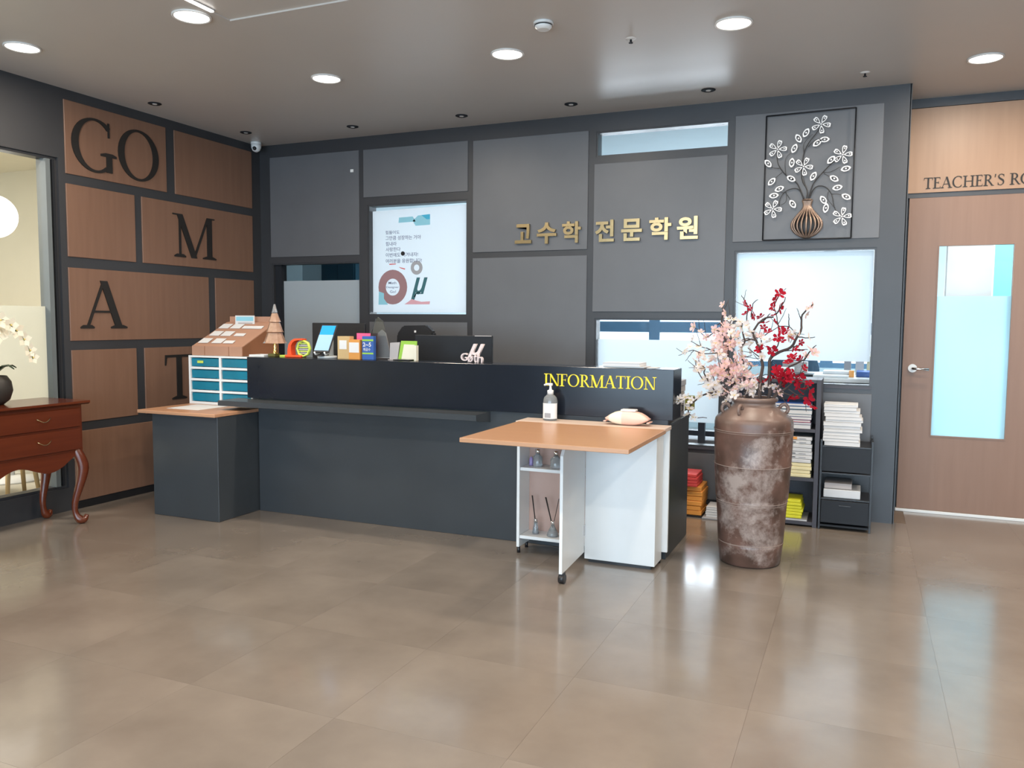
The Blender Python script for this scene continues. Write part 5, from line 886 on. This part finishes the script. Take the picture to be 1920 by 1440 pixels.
for k, (h, m, l) in enumerate(((.026, 'whiteb', 'white magazine at the bottom of the top compartment'), (.014, 'purpleb', 'violet magazine above the bottom white one'), (.016, 'redb', 'red and white magazine in the top compartment'), (.020, 'purpleb', 'thicker violet magazine above the red one'), (.012, 'whiteb', 'thin white magazine under the dark teal folder'),
                               (.032, 'tealb', 'dark teal folder in the top compartment'), (.020, 'tealb', 'second dark teal folder resting on the first'), (.018, 'navy', 'navy folder topping the pile in the top compartment'))):
    book('magazine', 4.40, 4.700-R.uniform(0, .012), -.318, -.07, zz, zz+h, M[m], l, 'magazine', None); zz += h+.0008
# rack of black trays
rk = thing('tray_rack', 'black rack with trays and a bottom drawer beside the bookshelf', 'rack', (4.91, -.2, 0))
for x in (4.757, 5.058):
    for y in (-.345, -.05): obj('post', B(x, x+.013, y, y+.013, 0, .585, bev=.001), M['black'], rk)
for z in (.535, .362, .196): obj('tray', B(4.770, 5.058, -.340, -.04, z, z+.010, bev=.001), M['black'], rk)
obj('panel', B(4.770, 5.058, -.337, -.332, .380, .534), M['dkgrey'], rk); obj('back_panel', B(4.770, 5.058, -.048, -.042, .03, .54), M['black'], rk)
dw = obj('drawer', B(4.772, 5.056, -.343, -.06, .045, .192, bev=.002), M['dkgrey'], rk); obj('handle', B(4.88, 4.95, -.350, -.343, .158, .166, bev=.001), M['black'], dw)
obj('rail', B(4.770, 5.058, -.340, -.05, .020, .032), M['dkgrey'], rk)
for s_ in (4.757, 5.060): obj('side_bar', B(s_, s_+.010, -.335, -.05, .560, .570), M['black'], rk)
z = .5455
hs = [.026, .018, .020, .022, .018, .020, .024, .014, .020, .022, .016, .022, .014]
for k, h in enumerate(hs):
    x0 = 4.772+R.uniform(-.006, .008); x1 = x0+R.uniform(.205, .228)-(.02 if k > 10 else 0)
    o = book('paper_booklet', x0, x1, -.325+R.uniform(0, .01), -.10, z, z+h, M['paper'], 'white booklet in the tall pile on the black rack, %s from the bottom' % ORD[k], 'booklet', 'white booklets on the black rack'); z += h+.0006
book('white_box', 4.785, 5.005, -.315, -.09, .2065, .262, M['whiteb'], 'white carton inside the black rack above the drawer', 'box', None, pages=False)
book('grey_box', 4.79, 4.955, -.305, -.10, .2625, .300, M['greycard'], 'smaller grey carton on the white carton in the rack', 'box', None, pages=False)
# piles on the floor between counter and vase
for k in range(6):
    z = .012+k*.033; book('orange_book', 3.80, 4.012-k*.0+R.uniform(-.004, .004), -.36, -.12, z, z+.0325, M['orangeb'], 'orange book in the floor pile behind the counter, %s from the bottom' % ORD[k], 'book', 'orange books on the floor', pages=False)
bpy.data.objects['orange_book'].location.z -= .0
for k in range(4):
    z = .212+k*.0215; book('red_book', 3.78, 3.985+R.uniform(-.006, .006), -.39, -.17, z, z+.021, M['redb'], 'red book lying on top of the orange pile, %s of the red ones' % ORD[k], 'book', 'red books on the orange pile', pages=False)
t = thing('floor_board', 'low dark board carrying the orange book pile', 'board', (3.9, -.25, 0)); obj('board', B(3.78, 4.02, -.37, -.11, 0, .0115), M['black'], t)
for k in range(4):
    z = .014+k*.017; book('small_booklet', 4.045, 4.142, -.37, -.20, z, z+.0165, M['whiteb'], 'small white booklet on the floor beside the vase, %s of its pile' % ORD[k], 'booklet', 'small white booklets on the floor')
t = thing('metal_tray', 'thin grey tray under the small white booklets', 'tray', (4.09, -.27, 0)); obj('tray', B(4.025, 4.150, -.40, -.15, 0, .013, bev=.003), M['greyprint'], t)

# ------------------------------------------------------------------ mahogany chest and orchid by the partition
ch = thing('console_chest', 'dark red mahogany chest with two drawer rows on curved legs', 'chest', (.2, -2.7, 0))
CY0, CY1 = -3.55, -2.20
obj('body', B(.03, .395, CY0, CY1, .475, .775, bev=.003), M['mahog'], ch)
bm = bmesh.new(); prism(bm, [(.0, .775), (.415, .775), (.430, .785), (.430, .798), (.0, .798)], CY0-.035, CY1+.035, lambda u, v, d: (u, d, v)); obj('top', bm, M['mahog'], ch)
for z0, z1 in ((.635, .755), (.490, .620)):
    for a, b_ in ((-2.865, CY1-.02), (CY0+.02, -2.885)):
        d_ = obj('drawer', B(.395, .407, a, b_, z0, z1, bev=.003), M['mahog'], ch)
        for q in (.25, .75) if b_-a > 1 else (.52,):
            yy = a+(b_-a)*q+.05; pts = [(.412+.012*math.sin(PI*k/8), yy-.045+.09*k/8, (z0+z1)/2+.015-.022*math.sin(PI*k/8)) for k in range(9)]
            obj('handle', tube(bmesh.new(), pts, .003, 6), M['gold'], d_)
ap = [(CY0, .475)]
n = 40
for i in range(n+1):
    u = i/n; s_ = abs(2*u-1); ap.append((CY0+(CY1-CY0)*u, .415+.035*math.cos(u*PI*6)-.045*(1-s_)+(.0 if s_ < .8 else (s_-.8)*.1)))
ap.append((CY1, .475)); bm = bmesh.new(); prism(bm, ap, .375, .392, lambda u, v, d: (d, u, v)); obj('apron', bm, M['mahog'], ch)
bm = bmesh.new(); prism(bm, [(.03, .475), (.03, .40), (.12, .43), (.21, .41), (.30, .43), (.39, .40), (.39, .475)], CY1-.02, CY1-.004, lambda u, v, d: (u, d, v)); obj('apron', bm, M['mahog'], ch)
for (lx, ly, dx, dy) in ((.37, CY1-.035, 1, 1), (.37, CY0+.035, 1, -1), (.06, CY1-.035, 0, 1), (.06, CY0+.035, 0, -1)):
    pts = [(lx, ly, .49), (lx+.018*dx, ly+.018*dy, .43), (lx+.025*dx, ly+.03*dy, .36), (lx+.012*dx, ly+.016*dy, .26), (lx-.012*dx, ly-.006*dy, .14), (lx-.012*dx, ly-.004*dy, .07), (lx+.004*dx, ly+.012*dy, .028), (lx+.02*dx, ly+.035*dy, .028), (lx+.028*dx, ly+.045*dy, .055)]
    pp = smooth(pts, 3); rr = smooth([(.030, 0, 0), (.034, 0, 0), (.036, 0, 0), (.028, 0, 0), (.020, 0, 0), (.018, 0, 0), (.027, 0, 0), (.022, 0, 0), (.012, 0, 0)], 3)
    obj('leg', tube(bmesh.new(), pp, [q.x for q in rr], 12), M['mahog'], ch)
ox, oy, oz = .18, -2.625, .798
t = thing('potted_orchid', 'white orchid in a dark round pot on the mahogany chest', 'plant', (ox, oy, oz))
obj('pot', lathe(bmesh.new(), [(.05, 0), (.085, .03), (.102, .085), (.095, .14), (.072, .175), (.066, .175), (.07, .15)], (ox, oy, oz), 28), M['pot'], t)
for a, l in ((0, .15), (1.3, .17), (2.4, .16), (3.7, .18), (5.0, .15)):
    pts = [Vector((ox+math.cos(a+PI/2)*l*u*.9, oy+math.sin(a+PI/2)*l*u, oz+.17+.07*math.sin(PI*u*.75))) for u in (0, .25, .5, .75, 1)]
    bm = bmesh.new(); prev = None; sd = Vector((math.cos(a), math.sin(a), 0))
    for p, w_ in zip(pts, (.012, .022, .026, .018, .002)):
        row = [bm.verts.new(p-sd*w_), bm.verts.new(p+Vector((0, 0, -.006))), bm.verts.new(p+sd*w_)]
        if prev: bm.faces.new((prev[0], prev[1], row[1], row[0])); bm.faces.new((prev[1], prev[2], row[2], row[1]))
        prev = row
    obj('leaf', bm, M['leaf'], t)
for dpt, s1 in ((0, [(ox, oy, oz+.17), (ox, oy-.01, 1.10), (ox, oy+.04, 1.22), (ox, oy+.12, 1.262), (ox, oy+.19, 1.21), (ox, oy+.24, 1.12), (ox, oy+.262, 1.065)]), (1, [(ox+.01, oy, oz+.17), (ox+.02, oy-.04, 1.15), (ox+.03, oy-.02, 1.26), (ox+.04, oy+.05, 1.31), (ox+.05, oy+.12, 1.24)])):
    pts = smooth(s1, 4); obj('stem', tube(bmesh.new(), pts, .003, 6), M['leaf'], t)
    for k in range(8, len(pts), 3):
        p = pts[k]; s_ = .058*(1-.5*(k-8)/len(pts)); bm = bmesh.new(); sh_ = rnd.uniform(0, 6)
        for q in range(5):
            a = 2*PI*q/5+sh_; d = Vector((.25, math.cos(a), math.sin(a))); n_ = Vector((0, -math.sin(a), math.cos(a)))
            v = [bm.verts.new(p+Vector(w_)) for w_ in (d*.1*s_, d*.6*s_+n_*.42*s_, d*1.05*s_, d*.6*s_-n_*.42*s_)]; bm.faces.new(v)
        sph(bm, p+Vector((.008, 0, 0)), .005, 6, mi=1)
        obj('blossom', bm, [M['orchid'], M['stamen']], t)

# ------------------------------------------------------------------ parlour things seen through the glass
t = thing('globe_pendant', 'glowing white globe pendant seen through the glazed partition', 'pendant lamp', (-1.2, -1.66, 2.1))
obj('globe', sph(bmesh.new(), (-1.2, -1.625, 2.10), .165, 28), M['globe'], t); obj('cord', cyl(bmesh.new(), (-1.2, -1.625, 2.26), .004, H-2.26-.04, 8), M['black'], t); obj('canopy', cyl(bmesh.new(), (-1.2, -1.625, H-.055), .05, .025, 16), M['whitep'], t)
t = thing('round_table', 'round white table behind the glazed partition', 'table', (-1.45, -1.4, 0))
obj('base', lathe(bmesh.new(), [(.30, 0), (.30, .012), (.05, .03)], (-1.45, -1.4, 0), 32), M['whitep'], t); obj('column', cyl(bmesh.new(), (-1.45, -1.4, .03), .035, .67, 16), M['whitep'], t); obj('tabletop', cyl(bmesh.new(), (-1.45, -1.4, .70), .42, .025, 40), M['whitep'], t)
for (bx, by, lab) in ((-.75, -1.85, 'pale wooden stool in the parlour close to the glass'), (-1.1, -2.1, 'pale wooden stool in the parlour farther along the glass')):
    t = thing('stool', lab, 'stool', (bx, by, 0)); obj('seat', cyl(bmesh.new(), (bx, by, .43), .17, .03, 24), M['stool'], t)
    for a in range(4):
        q = a*PI/2+.6; obj('leg', tube(bmesh.new(), [(bx+.1*math.cos(q), by+.1*math.sin(q), .43), (bx+.16*math.cos(q), by+.16*math.sin(q), 0.0)], [.02, .014], 8), M['stool'], t)

# ------------------------------------------------------------------ office things seen through the windows
t = thing('office_desk', 'long white office desk behind the right window', 'desk', (4.6, .7, 0))
obj('desktop', B(4.38, 5.12, .35, 1.15, .905, .935, bev=.003), M['whitep'], t); obj('modesty_panel', B(4.42, 5.08, .42, .44, .2, .905), M['shelfm'], t)
for x in (4.39, 5.07):
    for y in (.40, 1.10): obj('leg', B(x, x+.04, y, y+.04, 0, .905), M['shelfm'], t)
OF = [('paper_stack', 4.66, 4.90, .40, .62, .936, .952, 'paper', 'low stack of papers on the office desk by the window', 'papers'), ('paper_tray', 4.72, 4.90, .55, .75, .953, .975, 'whiteb', 'white paper tray lying on the office papers', 'tray'),
      ('orange_note', 4.90, 4.935, .50, .55, .936, .985, 'orangeb', 'small orange note block on the office desk', 'note'), ('blue_folder', 4.95, 5.10, .55, .80, .936, .975, 'navy', 'blue folder on the office desk by the column', 'folder'),
      ('glass_cup', 4.86, 4.91, .80, .85, .936, 1.06, 'greyprint', 'grey cup on the office desk', 'cup'), ('file_box', 4.94, 5.0, .85, 1.0, .936, 1.09, 'paper', 'upright white file on the office desk', 'file'), ('green_file', 5.02, 5.05, .85, 1.0, .936, 1.075, 'creamb', 'cream file standing beside the white one', 'file'),
      ('black_folder', 4.52, 4.66, .40, .60, .936, .955, 'dkgrey', 'black folder at the office window', 'folder'), ('white_pile', 4.40, 4.51, .45, .70, .936, .99, 'paper', 'pile of white paper behind the blossoms on the office desk', 'papers'), ('box_file', 4.42, 4.60, .72, .85, .936, 1.03, 'greycard', 'grey box file on the office desk behind the blossoms', 'file')]
for n_, a, b_, c, d, e, f, m, lab, cat in OF: obj(n_, B(a, b_, c, d, e, f, bev=.002), M[m], label=lab, cat=cat)
t = thing('office_chair', 'blue office chair behind the office desk', 'chair', (4.5, 1.4, 0))
bm = bmesh.new(); prism(bm, [(4.28, .62), (4.26, .98), (4.32, 1.10), (4.50, 1.12), (4.62, 1.08), (4.66, .95), (4.64, .62)], 1.40, 1.46, FY); bmesh.ops.bevel(bm, geom=bm.edges[:], offset=.012, segments=2, affect='EDGES'); obj('backrest', bm, M['chair'], t)
obj('seat', B(4.25, 4.68, 1.18, 1.60, .45, .51, bev=.02), M['chair'], t); obj('column', cyl(bmesh.new(), (4.46, 1.38, .03), .03, .42, 12), M['dkgrey'], t); obj('base', cyl(bmesh.new(), (4.46, 1.38, 0), .24, .03, 20), M['dkgrey'], t)
t = thing('low_bench', 'low grey bench and post behind the office window', 'bench', (3.9, .5, 0))
obj('post', B(3.86, 3.91, .30, .34, 0, .60), M['shelfm'], t); obj('rail', B(3.50, 4.35, .36, .44, .46, .50), M['shelfm'], t); obj('seat', B(3.55, 4.35, .36, .80, .40, .43), M['greyprint'], t)
t = thing('filing_cabinet', 'tall dark cabinet at the back of the office', 'cabinet', (-1.1, 3.2, 0)); obj('body', B(-1.55, -1.02, 3.0, 3.5, 0, 2.3, bev=.004), M['tealb'], t); obj('door', B(-1.53, -1.29, 2.985, 3.0, .1, 2.25), M['tealb'], t); obj('door', B(-1.28, -1.04, 2.985, 3.0, .1, 2.25), M['tealb'], t)
t = thing('whiteboard', 'white board with rounded corners seen above the frosted door film', 'whiteboard', (5.75, 1.2, 1.5))
obj('board', B(5.54, 5.86, 1.10, 1.13, 1.35, 2.05, bev=.01), M['whitep'], t); obj('stand', B(5.68, 5.72, 1.13, 1.16, 0, 1.4), M['alu'], t)
t = thing('cyan_cabinet', 'cyan cabinet behind the door glass', 'cabinet', (6.3, 1.9, 0)); obj('body', B(5.75, 6.8, 1.9, 2.3, 0, 2.3, bev=.005), M['cyanwall'], t); obj('door', B(5.77, 6.26, 1.885, 1.9, .1, 2.25), M['cyanwall'], t)
